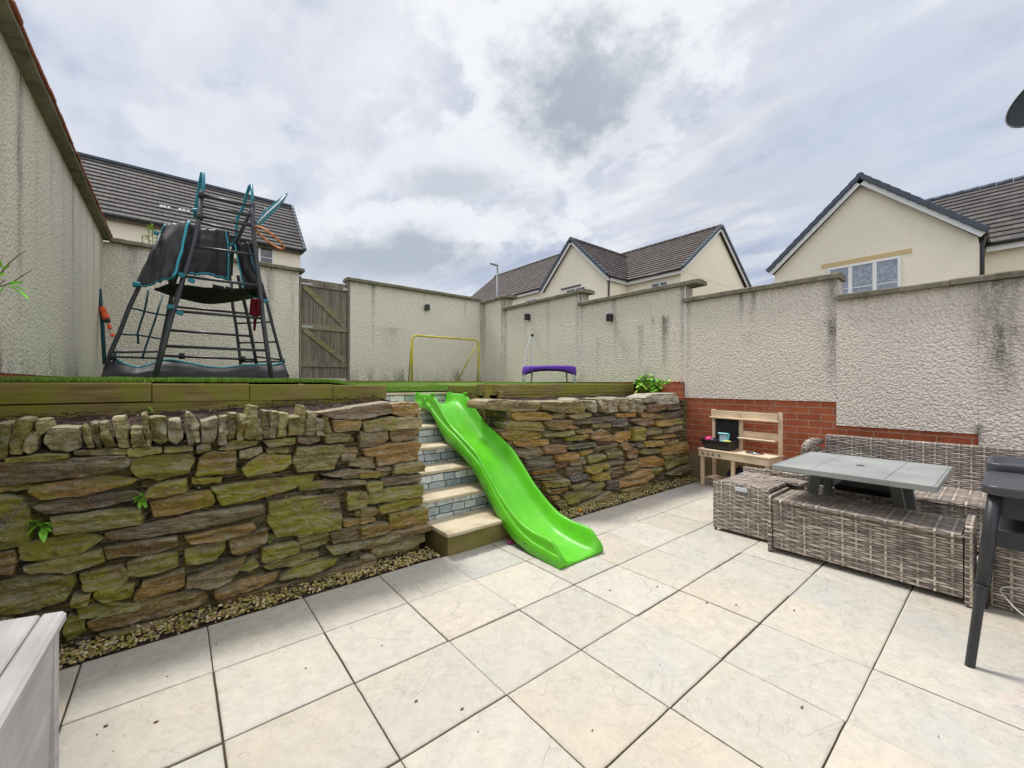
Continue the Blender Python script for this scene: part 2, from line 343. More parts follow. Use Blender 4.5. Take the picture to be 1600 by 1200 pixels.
# ---------------------------------------------------------------- mesh helpers
OFF = {}
class MB:
    def __init__(s): s.v = []; s.f = []; s.c = []; s.smooth = []; s.uv = None
    def add(s, vs, fs, col=None, smooth=False):
        b = len(s.v); s.v += [tuple(x) for x in vs]; s.c += [col or (1, 1, 1, 1)] * len(vs)
        s.f += [tuple(i + b for i in f) for f in fs]; s.smooth += [smooth] * len(fs); return b
    def box(s, a, b, col=None, M_=None, ch=0.):
        (x0, y0, z0), (x1, y1, z1) = a, b
        x0, x1 = sorted((x0, x1)); y0, y1 = sorted((y0, y1)); z0, z1 = sorted((z0, z1))
        if ch > 0:      # chamfered box
            vs = []; c = min(ch, (x1 - x0) * .45, (y1 - y0) * .45, (z1 - z0) * .45)
            for sx_ in (0, 1):
                for sy_ in (0, 1):
                    for sz_ in (0, 1):
                        X = (x0, x1)[sx_]; Y = (y0, y1)[sy_]; Z = (z0, z1)[sz_]
                        dx, dy, dz = (c, -c)[sx_], (c, -c)[sy_], (c, -c)[sz_]
                        vs += [(X, Y + dy, Z + dz), (X + dx, Y, Z + dz), (X + dx, Y + dy, Z)]
            if M_: vs = [M_ @ Vector(p) for p in vs]
            I = lambda a_, b_, c_, k: (a_ * 4 + b_ * 2 + c_) * 3 + k
            fs = [(I(0,0,0,0), I(0,0,1,0), I(0,1,1,0), I(0,1,0,0)), (I(1,0,0,0), I(1,1,0,0), I(1,1,1,0), I(1,0,1,0)),
                  (I(0,0,0,1), I(1,0,0,1), I(1,0,1,1), I(0,0,1,1)), (I(0,1,0,1), I(0,1,1,1), I(1,1,1,1), I(1,1,0,1)),
                  (I(0,0,0,2), I(0,1,0,2), I(1,1,0,2), I(1,0,0,2)), (I(0,0,1,2), I(1,0,1,2), I(1,1,1,2), I(0,1,1,2))]
            for q in (0, 1):
                fs += [(I(0,0,q,0), I(0,1,q,0), I(0,1,q,2), I(0,0,q,2)), (I(1,0,q,0), I(1,1,q,0), I(1,1,q,2), I(1,0,q,2)),
                       (I(0,0,q,1), I(1,0,q,1), I(1,0,q,2), I(0,0,q,2)), (I(0,1,q,1), I(1,1,q,1), I(1,1,q,2), I(0,1,q,2)),
                       (I(0,q,0,0), I(0,q,1,0), I(0,q,1,1), I(0,q,0,1)), (I(1,q,0,0), I(1,q,1,0), I(1,q,1,1), I(1,q,0,1))]
            fs += [(I(a_,b_,c_,0), I(a_,b_,c_,1), I(a_,b_,c_,2)) for a_ in (0,1) for b_ in (0,1) for c_ in (0,1)]
            s.add(vs, fs, col); return
        vs = [(x0,y0,z0),(x1,y0,z0),(x1,y1,z0),(x0,y1,z0),(x0,y0,z1),(x1,y0,z1),(x1,y1,z1),(x0,y1,z1)]
        if M_: vs = [M_ @ Vector(p) for p in vs]
        s.add(vs, [(3,2,1,0),(4,5,6,7),(0,1,5,4),(1,2,6,5),(2,3,7,6),(3,0,4,7)], col)
    def bar(s, p, q, wd, th, up=(0, 0, 1), col=None, ch=0.):       # rectangular bar from p to q
        p, q = Vector(p), Vector(q); d = q - p; L = d.length; d.normalize(); upv = Vector(up)
        x = d.cross(upv).normalized(); z = x.cross(d)
        Mx = Matrix((x, d, z)).transposed().to_4x4(); Mx.translation = p
        s.box((-wd / 2, 0, -th / 2), (wd / 2, L, th / 2), col, Mx, ch)
    def tube(s, pts, r, n=10, col=None, cap=True, closed=False):
        pts = [Vector(p) for p in pts]; m = len(pts); rs = r if isinstance(r, (list, tuple)) else [r] * m
        vs = []; prev = None
        for i, p in enumerate(pts):
            a = pts[(i - 1) % m] if (i or closed) else p; b = pts[(i + 1) % m] if (i < m - 1 or closed) else p
            d = (b - a).normalized()
            if prev is None: prev = d.orthogonal().normalized()
            prev = (prev - d * prev.dot(d)).normalized(); o = d.cross(prev)
            vs += [p + (prev * math.cos(2 * math.pi * k / n) + o * math.sin(2 * math.pi * k / n)) * rs[i] for k in range(n)]
        fs = []
        for i in range(m if closed else m - 1):
            for k in range(n):
                j = (i + 1) % m; fs.append((i * n + k, i * n + (k + 1) % n, j * n + (k + 1) % n, j * n + k))
        b = s.add(vs, fs, col, True)
        if cap and not closed:
            s.f += [tuple(b + k for k in reversed(range(n))), tuple(b + (m - 1) * n + k for k in range(n))]; s.smooth += [False, False]
    def ball(s, c, r, col=None, n=10, sc=(1, 1, 1), jit=0.):
        vs = [(c[0], c[1], c[2] - r * sc[2])]; fs = []; rows = n // 2
        for i in range(1, rows):
            a = -math.pi / 2 + math.pi * i / rows
            for k in range(n):
                b = 2 * math.pi * k / n; q = 1 + random.uniform(-jit, jit)
                vs.append((c[0] + r * sc[0] * q * math.cos(a) * math.cos(b), c[1] + r * sc[1] * q * math.cos(a) * math.sin(b), c[2] + r * sc[2] * q * math.sin(a)))
        vs.append((c[0], c[1], c[2] + r * sc[2])); L = len(vs) - 1
        for k in range(n):
            fs.append((0, 1 + (k + 1) % n, 1 + k)); fs.append((L, L - n + k, L - n + (k + 1) % n))
        for i in range(rows - 2):
            for k in range(n):
                a = 1 + i * n; fs.append((a + k, a + (k + 1) % n, a + n + (k + 1) % n, a + n + k))
        s.add(vs, fs, col, True)
    def prism(s, poly, d, col=None):           # poly: 3-D outline, d: extrusion vector
        n = len(poly); vs = [Vector(p) for p in poly] + [Vector(p) + Vector(d) for p in poly]
        s.add(vs, [tuple(range(n)), tuple(reversed(range(n, 2 * n)))] + [(i, i + n, (i + 1) % n + n, (i + 1) % n) for i in range(n)], col)
    def sheet(s, fn, nu, nv, th, col=None):    # solid sheet from fn(a,b)->(point, normal)
        A = []; B = []
        for j in range(nv + 1):
            for i in range(nu + 1):
                p, nn = fn(i / nu, j / nv); p = Vector(p); nn = Vector(nn).normalized(); A.append(p + nn * th / 2); B.append(p - nn * th / 2)
        N = len(A); W_ = nu + 1; fs = []
        for j in range(nv):
            for i in range(nu):
                a = j * W_ + i; fs.append((a, a + 1, a + 1 + W_, a + W_)); fs.append((N + a, N + a + W_, N + a + 1 + W_, N + a + 1))
        for i in range(nu):
            fs.append((i, N + i, N + i + 1, i + 1)); a = nv * W_ + i; fs.append((a, a + 1, N + a + 1, N + a))
        for j in range(nv):
            a = j * W_; fs.append((a, a + W_, N + a + W_, N + a)); a = j * W_ + nu; fs.append((a, N + a, N + a + W_, a + W_))
        s.add(A + B, fs, col, True)
    def build(s, name, mt, parent=None, uv=True, bevel=0, fixn=True, attr=None):
        off = OFF[parent.name] if parent else Vector((0, 0, 0))
        if parent is None and getattr(s, 'org', None) is not None: off = Vector(s.org)
        me = bpy.data.meshes.new(name)
        me.from_pydata([(x - off.x, y - off.y, z - off.z) for x, y, z in s.v], [], s.f)
        me.polygons.foreach_set('use_smooth', s.smooth)
        ca = me.color_attributes.new('Col', 'FLOAT_COLOR', 'POINT'); ca.data.foreach_set('color', np.array(s.c, dtype=np.float32).ravel())
        if attr is not None:
            sa = me.color_attributes.new('stain', 'FLOAT_COLOR', 'POINT'); sa.data.foreach_set('color', np.array(attr, dtype=np.float32).ravel())
        if uv and len(s.f):
            ul = me.uv_layers.new(name='UVMap'); nl = len(me.loops)
            if s.uv is not None: ul.data.foreach_set('uv', np.array(s.uv, dtype=np.float32).ravel())
            else:
                vv = np.array(s.v); lv = np.empty(nl, dtype=np.int32); me.loops.foreach_get('vertex_index', lv)
                nn = np.empty(len(me.polygons) * 3, dtype=np.float32); me.polygons.foreach_get('normal', nn); nn = np.abs(nn.reshape(-1, 3))
                tot = np.empty(len(me.polygons), dtype=np.int32); me.polygons.foreach_get('loop_total', tot)
                ax = np.repeat(nn.argmax(1), tot); P_ = vv[lv]
                uvv = np.where((ax == 0)[:, None], P_[:, [1, 2]], np.where((ax == 1)[:, None], P_[:, [0, 2]], P_[:, [1, 0]]))
                ul.data.foreach_set('uv', uvv.astype(np.float32).ravel())
        o = bpy.data.objects.new(name, me); COL.objects.link(o); me.materials.append(MATS[mt])
        if parent: o.parent = parent
        else: o.location = off
        OFF[o.name] = off
        if bevel:
            bm = o.modifiers.new('bevel', 'BEVEL'); bm.width = bevel; bm.segments = 2; bm.limit_method = 'ANGLE'
        return o
def thing(name, label, cat, loc, group=None, kind=None):
    o = bpy.data.objects.new(name, None); o.empty_display_size = .1; COL.objects.link(o); o.location = loc
    OFF[o.name] = Vector(loc); return tag(o, label, cat, group, kind)
def tag(o, label=None, cat=None, group=None, kind=None):
    if label: o['label'] = label
    if cat: o['category'] = cat
    if group: o['group'] = group
    if kind: o['kind'] = kind
    return o
def struct(o, kind='structure'): o['kind'] = kind; return o
def boxp(name, a, b, mt, parent, ch=.004, col=None):
    m_ = MB(); m_.box(a, b, col, None, ch); return m_.build(name, mt, parent)
def tubep(name, pts, r, mt, parent, n=10, closed=False):
    m_ = MB(); m_.tube(pts, r, n, closed=closed); return m_.build(name, mt, parent)
def vn(x, y=0, z=0, s=1.): return noise.noise(Vector((x * s, y * s, z * s)))

# ================================================================ GROUND
WX, LX, BY = 5.56, -.75, 7.81          # right wall face, left wall face, back wall face
def lawn_z(x, y):
    hi = 1.252 + .012 * (y - 3.5); lo = 1.158 + .034 * (y - 4.2)
    f = min(1, max(0, (x - .95) / .6)); f = f * f * (3 - 2 * f)
    g_ = min(1, max(0, (x - 2.5) / .6)); f *= 1 - g_ * g_ * (3 - 2 * g_)
    if x > 2.2: hi = 1.236 + .010 * (y - 3.6)
    return hi * (1 - f) + min(lo, hi) * f
def sheet_grid(xs, ys, fz, name, mt, kind='structure'):
    m_ = MB(); m_.add([(x, y, fz(x, y)) for y in ys for x in xs], [(j * len(xs) + i, j * len(xs) + i + 1, (j + 1) * len(xs) + i + 1, (j + 1) * len(xs) + i) for j in range(len(ys) - 1) for i in range(len(xs) - 1)], None, True)
    o = m_.build(name, mt); o['kind'] = kind; return o
def hill(x, y):
    if x > 5.6: b = -.25 + (x - 5.6) * .155 + max(0, y) * .12
    else: b = -.25
    if y > 7.9 : b = max(b, 1.15 + (y - 7.9) * .06)
    if x < -.9: b = max(b, -.25 + min(1.4, max(0, y) * .17))
    b = min(b, 3.2)
    return b + (vn(x, y, 3, .05) * .25 if abs(x) + abs(y) > 16 else 0)
gxs = sorted(set([-900, -300, -120, -60, -35, -20, -12, -6, -2, -.95, -.9, 0, 2, 4, 5.6, 5.75, 7, 9, 12, 16, 20, 25, 32, 45, 70, 120, 300, 900]))
gys = sorted(set([-900, -300, -100, -50, -25, -12, -6, -3, 0, 2, 4, 6, 7.85, 7.95, 9, 12, 16, 20, 26, 34, 50, 90, 180, 400, 900]))
sheet_grid(gxs, gys, hill, 'ground', 'far_ground')
xs = list(np.arange(-.75, 5.57, .1)); 
m_ = MB(); m_.box((-3.5, -3.5, -.3), (5.6, 3.2, -.062)); o = m_.build('patio_bed', 'joint_grit'); struct(o)
# paving slabs: each slab has its own tone, slight lippage and a worn edge
SL = MB(); gx0, gy0 = -.3197, 2.64
for a in range(0, 13):
    for b in range(-7, 14):
        x0 = gx0 + b * .45; x1 = x0 + .45; y1 = gy0 - a * .45; y0 = y1 - .45
        if a == 0: y1 = 2.622
        if x0 > 5.54: continue
        x1 = min(x1, 5.55); g = random.uniform(.0018, .0048); gr = .0055 if a in (2, 3, 4) else g
        dz = random.uniform(-.0022, .0022); tx, ty = random.uniform(-.003, .003), random.uniform(-.003, .003)
        tone = random.uniform(.93, 1.06); wm = random.uniform(-.03, .035)
        col = (tone + wm, tone, tone - wm, random.random())
        X = [x0 + g, x1 - g]; Y = [y0 + g, y1 - gr]; ch = .005; N = 6
        us = [X[0], X[0] + ch, X[0] + ch * 1.8] + [X[0] + ch + (X[1] - X[0] - 2 * ch) * k / N for k in range(1, N)] + [X[1] - ch * 1.8, X[1] - ch, X[1]]
        vs_ = [Y[0], Y[0] + ch, Y[0] + ch * 1.8] + [Y[0] + ch + (Y[1] - Y[0] - 2 * ch) * k / N for k in range(1, N)] + [Y[1] - ch * 1.8, Y[1] - ch, Y[1]]
        P_ = []
        for j, yy in enumerate(vs_):
            for i, xx in enumerate(us):
                e = i in (0, len(us) - 1) or j in (0, len(vs_) - 1)
                z = pz(xx, yy) + dz + tx * (xx - x0) + ty * (yy - y0) - (.004 if e else 0) + (0 if e else .0008 * vn(xx, yy, a, 9))
                ex = .0016 * vn(xx, yy, 5, 23) if e else 0
                P_.append((xx + ex, yy + ex, z))
        n_ = len(us); F = [(j * n_ + i, j * n_ + i + 1, (j + 1) * n_ + i + 1, (j + 1) * n_ + i) for j in range(len(vs_) - 1) for i in range(n_ - 1)]
        SL.add(P_, F, col, True)
        q = len(P_); ring = [i for i in range(n_)] + [j * n_ + n_ - 1 for j in range(1, len(vs_))] + [(len(vs_) - 1) * n_ + i for i in range(n_ - 2, -1, -1)] + [j * n_ for j in range(len(vs_) - 2, 0, -1)]
        rv = [P_[i] for i in ring]; rv2 = [(x, y, z - .03) for x, y, z in rv]; m2 = len(ring)
        SL.add(rv + rv2, [(k, k + m2, (k + 1) % m2 + m2, (k + 1) % m2) for k in range(m2)], col)
struct(SL.build('patio_paving', 'riven_paving'))
m_ = MB()
vsx = list(np.arange(-3.5, 5.6, .35)); vsy = [-3.5, -2, -1, 0, 1, 2, 2.63]
m_.add([(x, y, pz(x, y) - .0095) for y in vsy for x in vsx], [(j * len(vsx) + i, j * len(vsx) + i + 1, (j + 1) * len(vsx) + i + 1, (j + 1) * len(vsx) + i) for j in range(len(vsy) - 1) for i in range(len(vsx) - 1)])
struct(m_.build('paving_joints', 'joint_grit'))
m_ = MB(); m_.add([(x, y, pz(x, y) - .02 + .01 * vn(x, y, 0, 6)) for y in (2.6, 2.7, 2.8, 3.3) for x in vsx], [(j * len(vsx) + i, j * len(vsx) + i + 1, (j + 1) * len(vsx) + i + 1, (j + 1) * len(vsx) + i) for j in range(3) for i in range(len(vsx) - 1)])
struct(m_.build('soil', 'soil'))
# lawn terrace
sheet_grid(list(np.arange(-.8, 5.61, .16)), [3.42 if False else y for y in np.concatenate((np.arange(4.22, 7.9, .16), [7.9]))], lawn_z, 'lawn', 'turf')
sheet_grid(list(np.arange(-.8, 1.45, .16)) + [1.42], [3.5, 3.6, 3.8, 4.0, 4.22], lawn_z, 'lawn', 'turf')
sheet_grid([2.5, 3, 3.5, 4, 4.5, 5, 5.6], [3.62, 3.8, 4.0, 4.22], lawn_z, 'lawn', 'turf')
# grass blades where the turf is seen
g = MB()
def blades(x0, x1, y0, y1, n, hh, zf=lawn_z):
    for k in range(n):
        x, y = random.uniform(x0, x1), random.uniform(y0, y1); z = zf(x, y) - .003; a = random.uniform(0, 6.28); h = hh * random.uniform(.55, 1.2) * (1 + .35 * vn(x, y, 9, 5))
        wd = random.uniform(.0012, .0022); lx, ly = random.uniform(-.5, .5) * h, random.uniform(-.5, .5) * h
        dx, dy = math.cos(a) * wd, math.sin(a) * wd; c_ = random.uniform(.7, 1.3); br = random.random() < .08
        col = (.30 * c_, .30 * c_, .10, 1) if br else (.18 * c_, .33 * c_, .045 * c_, 1)
        g.add([(x - dx, y - dy, z), (x + dx, y + dy, z), (x + lx * .4 + dx * .7, y + ly * .4 + dy * .7, z + h * .6), (x + lx * .4 - dx * .7, y + ly * .4 - dy * .7, z + h * .6), (x + lx, y + ly, z + h)], [(0, 1, 2, 3), (3, 2, 4)], col)
blades(-.75, 1.28, 3.5, 3.68, 22000, .03); blades(-.75, 1.3, 3.68, 4.3, 9000, .03)
blades(1.15, 2.8, 4.24, 5.2, 20000, .022); blades(1.0, 5.4, 5.2, 7.75, 22000, .022); blades(2.62, 5.4, 3.62, 4.4, 4000, .012)
o = g.build('grass', 'grass_blade', uv=False); tag(o, 'short green artificial grass blades of the raised lawn', 'grass', kind='stuff')
# gravel strip
gv = MB(); ICO = [(0, 0, -1), (.72, -.53, -.45), (-.28, -.85, -.45), (-.89, 0, -.45), (-.28, .85, -.45), (.72, .53, -.45), (.28, -.85, .45), (-.72, -.53, .45), (-.72, .53, .45), (.28, .85, .45), (.89, 0, .45), (0, 0, 1)]
IF = [(0,1,2),(1,0,5),(0,2,3),(0,3,4),(0,4,5),(1,5,10),(2,1,6),(3,2,7),(4,3,8),(5,4,9),(1,10,6),(2,6,7),(3,7,8),(4,8,9),(5,9,10),(6,10,11),(7,6,11),(8,7,11),(9,8,11),(10,9,11)]
def pebble(x, y, z, r, col):
    a = random.uniform(0, 6.28); sx_, sy_, sz_ = r * random.uniform(.8, 1.4), r * random.uniform(.7, 1.1), r * random.uniform(.5, .85); ca, sa = math.cos(a), math.sin(a)
    j = [random.uniform(.8, 1.2) for _ in ICO]
    gv.add([(x + (ca * px * sx_ - sa * py * sy_) * k, y + (sa * px * sx_ + ca * py * sy_) * k, z + p_z * sz_ * k) for (px, py, p_z), k in zip(ICO, j)], IF, col, True)
PC = [(.60, .48, .24), (.50, .36, .14), (.34, .25, .11), (.24, .17, .08), (.66, .58, .40), (.38, .36, .09), (.30, .30, .06), (.15, .11, .06), (.50, .42, .26), (.45, .38, .12)]
for k in range(6200):
    x = random.uniform(-.9, 5.5); y = random.triangular(2.635, 2.86, 2.72) if x < 1.5 else random.triangular(2.63, 2.9, 2.74)
    if 1.5 < x < 2.55 and y > 2.5: continue
    if x > 4.2 and random.random() < .4: continue
    c_ = random.choice(PC); q = random.uniform(.7, 1.25)
    zz_ = pz(x, y) - .008 + max(0, (y - 2.72)) * .12 + random.uniform(0, .008)
    pebble(x, y, zz_, random.uniform(.005, .0115), tuple(v_ * q for v_ in c_) + (1,))
o = gv.build('gravel', 'pebble', uv=False); tag(o, 'loose pale and mossy pea gravel along the foot of the stone walls', 'gravel', kind='stuff')
db = MB()
for k in range(160):
    x, y = random.uniform(-.3, 5.3), random.uniform(-.2, 2.6)
    if random.random() < .75: y = random.triangular(1.2, 2.62, 2.55)
    r = random.uniform(.0008, .003); a = random.uniform(0, 3); c_ = random.choice([(.06, .035, .02, 1), (.12, .07, .03, 1), (.03, .02, .015, 1)])
    db.ball((x, y, pz(x, y) + .0035), r, c_, 6, (random.uniform(.8, 2), .8, .5), .25)
for (px, py) in ((993, 805), (1027, 913), (953, 919), (1241, 949), (1253, 1101), (1104, 938), (722, 1106), (650, 1094), (1150, 941), (244, 1128), (165, 1135)):
    D_ = ray(px, py); q = D_ * (H / -D_.z); db.ball((q.x, q.y, pz(q.x, q.y) + .004), (.0055), (.13, .08, .04, 1), 6, (1.5, .8, .5), .3)
o = db.build('leaf_litter', 'pebble', uv=False); tag(o, 'dark bits of dead leaf and grit scattered on the pale slabs', 'litter', kind='stuff')
# ================================================================ GARDEN WALLS
def panel(name, parent, axis, pos, c0, c1, z0, z1, mt, stains, th=.02, sgn=-1, step=.045, lowgreen=0.):
    """Rendered panel on the plane axis=pos, facing sgn, from c0..c1 and z0..z1; stains are weathering shapes of the wall."""
    n = max(1, int((c1 - c0) / step)); k = max(1, int((z1 - z0) / step)); m_ = MB(); A = []; V = []
    for j in range(k + 1):
        for i in range(n + 1):
            c_ = c0 + (c1 - c0) * i / n; z = z0 + (z1 - z0) * j / k; s = 0.; gr = 0.; gy_ = 0.
            for (sc_, zt, zb, wd, am) in stains:
                zz_ = (zt - z) / max(.01, zt - zb)
                if -.05 < zz_ < 1: s += am * math.exp(-((c_ - sc_ + .02 * vn(z, sc_, 0, 5)) / (wd * (1 - .4 * max(zz_, 0)))) ** 2) * (1 - max(zz_, 0)) ** .7
            s += .28 * max(0, 1 - (z1 - z) / .09)
            gr = lowgreen * max(0, 1 - (z - z0) / .3) * (.4 + max(0, vn(c_, 3, 0, 3)) * 2.2)
            gy_ = .16 * max(0, vn(c_ * 2.6, z * .5, pos) + .4 * vn(c_ * 11, z * .8, pos)) + .25 * max(0, 1 - (z1 - z) / .4)
            w_ = .002 * vn(c_, z, pos, 2.3)
            V.append((pos + sgn * w_, c_, z) if axis == 'x' else (c_, pos + sgn * w_, z)); A.append((s, gr, gy_, 1))
    F = [(j * (n + 1) + i, j * (n + 1) + i + 1, (j + 1) * (n + 1) + i + 1, (j + 1) * (n + 1) + i) for j in range(k) for i in range(n)]
    m_.add(V, F, None, True)
    # returns behind the face
    cs = [(c0, z0), (c1, z0), (c1, z1), (c0, z1)]
    P1 = [(pos, a, b) if axis == 'x' else (a, pos, b) for a, b in cs]; P2 = [(p[0] - sgn * th, p[1], p[2]) if axis == 'x' else (p[0], p[1] - sgn * th, p[2]) for p in P1]
    m_.add(P1 + P2, [(0, 1, 5, 4), (1, 2, 6, 5), (2, 3, 7, 6), (3, 0, 4, 7)]); A += [(.2, lowgreen * .5, .3, 1)] * 8
    return m_.build(name, mt, parent, attr=A)
def coping(parent, axis, pos, c0, c1, z, depth, over, th=.055, pieces=.9, mt='coping_concrete', sgn=-1):
    """Weathered coping stones butted end to end with open joints, each a little out of line."""
    n = max(1, round((c1 - c0) / pieces)); m_ = MB()
    for i in range(n):
        a = c0 + (c1 - c0) * i / n + .003; b = c0 + (c1 - c0) * (i + 1) / n - .003; j = random.uniform(-.004, .004); k = 10
        f = pos + sgn * (over + random.uniform(-.004, .004)); r = pos - sgn * depth
        prof = [(f, z), (f, z + th * .8), (f - sgn * .012, z + th), ((f + r) / 2, z + th + .012), (r + sgn * .012, z + th), (r, z + th * .8), (r, z)]
        V = []
        for q in range(k + 1):
            c_ = a + (b - a) * q / k
            for (x, zz_) in prof:
                jx = .005 * vn(c_, x, zz_, 13); jz = .005 * vn(x, c_, zz_, 17) + j
                V.append((x + jx, c_, zz_ + jz) if axis == 'x' else (c_, x + jx, zz_ + jz))
        P_ = len(prof); F = [(q * P_ + s, q * P_ + (s + 1) % P_, (q + 1) * P_ + (s + 1) % P_, (q + 1) * P_ + s) for q in range(k) for s in range(P_)]
        F += [tuple(reversed(range(P_))), tuple(k * P_ + s for s in range(P_))]
        m_.add(V, F, None, False)
    return m_.build('coping', mt, parent)
rw = thing('garden_wall', 'long cream roughcast garden wall on the right, stepping down in bays over red brick', 'garden wall', (WX, 2, 0))
m_ = MB(); m_.box((WX + .01, -3, -.3), (WX + .21, 1.20, 2.14)); m_.box((WX + .01, 1.201, -.3), (WX + .21, 2.92, 2.38)); m_.box((WX + .01, 2.921, -.3), (WX + .21, 4.84, 2.62)); m_.box((WX + .01, 4.841, -.3), (WX + .21, 7.0, 2.84)); m_.box((WX + .01, 7.001, -.3), (WX + .21, 8.1, 3.10))
m_.build('wall_core', 'roughcast', rw, attr=[(.3, 0, .3, 1)] * len(m_.v))
bk = MB(); bk.box((WX - .006, .19, -.3), (WX + .008, 1.208, .79)); bk.box((WX - .006, 1.208, -.3), (WX + .008, 3.0, 1.048)); bk.box((WX - .006, 3.0, .9), (WX + .008, 7.81, 1.285)); bk.box((WX - .006, -3, -.3), (WX + .008, .19, .4))
bk.box((WX - .30, 2.93, -.2), (WX - .006, 3.16, 1.235))
bk.build('brick_plinth', 'red_brick', rw)
F_ = WX - .022
st1 = [(.18, .85, .55, .03, .9), (.05, 1.7, .9, .12, .4), (.08, 2.17, 1.0, .16, .75), (.36, 2.17, 1.95, .03, .4), (-.3, 2.17, 1.3, .05, .4), (.95, 2.17, 2.0, .03, .5)]
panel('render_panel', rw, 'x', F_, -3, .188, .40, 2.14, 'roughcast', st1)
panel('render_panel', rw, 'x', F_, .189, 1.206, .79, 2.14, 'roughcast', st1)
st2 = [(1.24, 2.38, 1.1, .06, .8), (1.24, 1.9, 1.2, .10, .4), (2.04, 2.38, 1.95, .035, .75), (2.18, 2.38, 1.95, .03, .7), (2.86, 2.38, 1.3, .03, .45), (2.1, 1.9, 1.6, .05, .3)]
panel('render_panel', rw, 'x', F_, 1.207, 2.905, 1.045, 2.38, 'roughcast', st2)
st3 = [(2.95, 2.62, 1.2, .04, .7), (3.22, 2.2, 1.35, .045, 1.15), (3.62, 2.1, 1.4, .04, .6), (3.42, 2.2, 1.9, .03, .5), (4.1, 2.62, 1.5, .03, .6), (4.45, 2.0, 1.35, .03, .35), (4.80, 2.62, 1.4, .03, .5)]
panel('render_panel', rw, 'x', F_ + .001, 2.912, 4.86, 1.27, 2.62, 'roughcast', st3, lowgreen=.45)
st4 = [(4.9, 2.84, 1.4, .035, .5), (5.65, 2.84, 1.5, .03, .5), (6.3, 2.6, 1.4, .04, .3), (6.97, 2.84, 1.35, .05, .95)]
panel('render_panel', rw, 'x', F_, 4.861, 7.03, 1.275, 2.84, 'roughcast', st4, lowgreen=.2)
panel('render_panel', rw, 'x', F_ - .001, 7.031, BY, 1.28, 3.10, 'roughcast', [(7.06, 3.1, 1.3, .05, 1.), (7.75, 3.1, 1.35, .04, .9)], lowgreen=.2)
for (a, b, z) in ((-3, 1.20, 2.142), (1.17, 2.93, 2.382), (2.72, 4.86, 2.622), (4.72, 7.02, 2.842), (6.85, 8.05, 3.102)):
    coping(rw, 'x', WX, a, b, z, .24, .075)
m_ = MB(); m_.box((F_ - .006, 2.905, 1.05), (F_ + .004, 2.913, 2.62)); m_.build('corner_bead', 'upvc', rw)

bw = thing('garden_wall', 'cream roughcast back wall with coping, right of the wooden gate', 'garden wall', (4, BY, 1.2))
m_ = MB(); m_.box((2.50, BY + .02, .8), (WX, BY + .22, 3.15)); m_.build('wall_core', 'roughcast', bw, attr=[(.3, 0, .3, 1)] * 8)
stb = [(2.95, 3.14, 2.75, .04, .9), (2.95, 2.8, 1.8, .03, .35), (4.05, 3.14, 2.9, .03, .3), (5.05, 3.14, 2.6, .03, .6), (5.5, 3.14, 1.3, .045, .9), (2.52, 3.14, 1.6, .02, .4), (3.3, 2.35, 1.9, .25, .3)]
panel('render_panel', bw, 'y', BY, 2.505, WX - .023, 1.30, 3.15, 'roughcast', stb, lowgreen=1.3)
m_ = MB(); m_.box((2.55, BY + .004, 1.1), (WX - .03, BY + .019, 1.299)); m_.build('brick_plinth', 'red_brick', bw)
coping(bw, 'y', BY, 2.46, WX - .10, 3.152, .24, .075)
bl = thing('garden_wall', 'cream roughcast back wall behind the climbing frame, left of the wooden gate', 'garden wall', (.5, BY, 1.2))
m_ = MB(); m_.box((LX, BY + .02, .8), (1.655, BY + .22, 3.17)); m_.build('wall_core', 'roughcast', bl, attr=[(.3, 0, .3, 1)] * 8)
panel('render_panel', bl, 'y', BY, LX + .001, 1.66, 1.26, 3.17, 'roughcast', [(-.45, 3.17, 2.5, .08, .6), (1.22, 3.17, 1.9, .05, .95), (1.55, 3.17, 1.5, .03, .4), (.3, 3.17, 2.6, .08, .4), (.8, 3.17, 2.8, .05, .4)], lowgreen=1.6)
coping(bl, 'y', BY, LX + .06, 1.74, 3.172, .24, .075)
lw = thing('garden_wall', 'tall roughcast wall down the left side with a red tiled top edge', 'garden wall', (LX, 5, 1.2))
m_ = MB(); m_.box((LX - .24, -1.5, -.3), (LX - .02, 8.05, 3.20)); m_.build('wall_core', 'roughcast_green', lw, attr=[(.3, 0, .3, 1)] * 8)
stl = [(y, 3.2, zb + .3 * math.sin(y * 7), wd * .7, am * (.95 if am > .7 else .55)) for y, zb, wd, am in ((3.62, 1.4, .07, .5), (3.95, 1.35, .10, .95), (4.35, 1.8, .05, .5), (4.8, 2.0, .07, .55), (5.25, 1.8, .05, .45), (5.7, 1.4, .07, .75), (6.1, 1.5, .05, .5), (6.5, 1.5, .06, .65), (7.0, 1.35, .10, .7), (7.6, 1.3, .08, .9), (2.9, 1.4, .1, .6), (2.2, 1.5, .1, .5))]
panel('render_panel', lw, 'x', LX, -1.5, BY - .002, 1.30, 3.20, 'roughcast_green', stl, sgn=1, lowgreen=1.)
m_ = MB(); m_.box((LX - .02, 3.0, .9), (LX - .008, BY, 1.299)); m_.build('brick_plinth', 'red_brick', lw)
coping(lw, 'x', LX, -1.5, 7.9, 3.203, .26, .085, .03, 1.05, sgn=1)
m_ = MB(); y = -1.5
while y < 7.9:
    m_.box((LX - .24, y, 3.238), (LX + .095 + random.uniform(-.004, .004), y + .163, 3.262 + random.uniform(-.002, .006)), None, None, .004); y += .167
m_.build('edge_tiles', 'red_tile', lw)

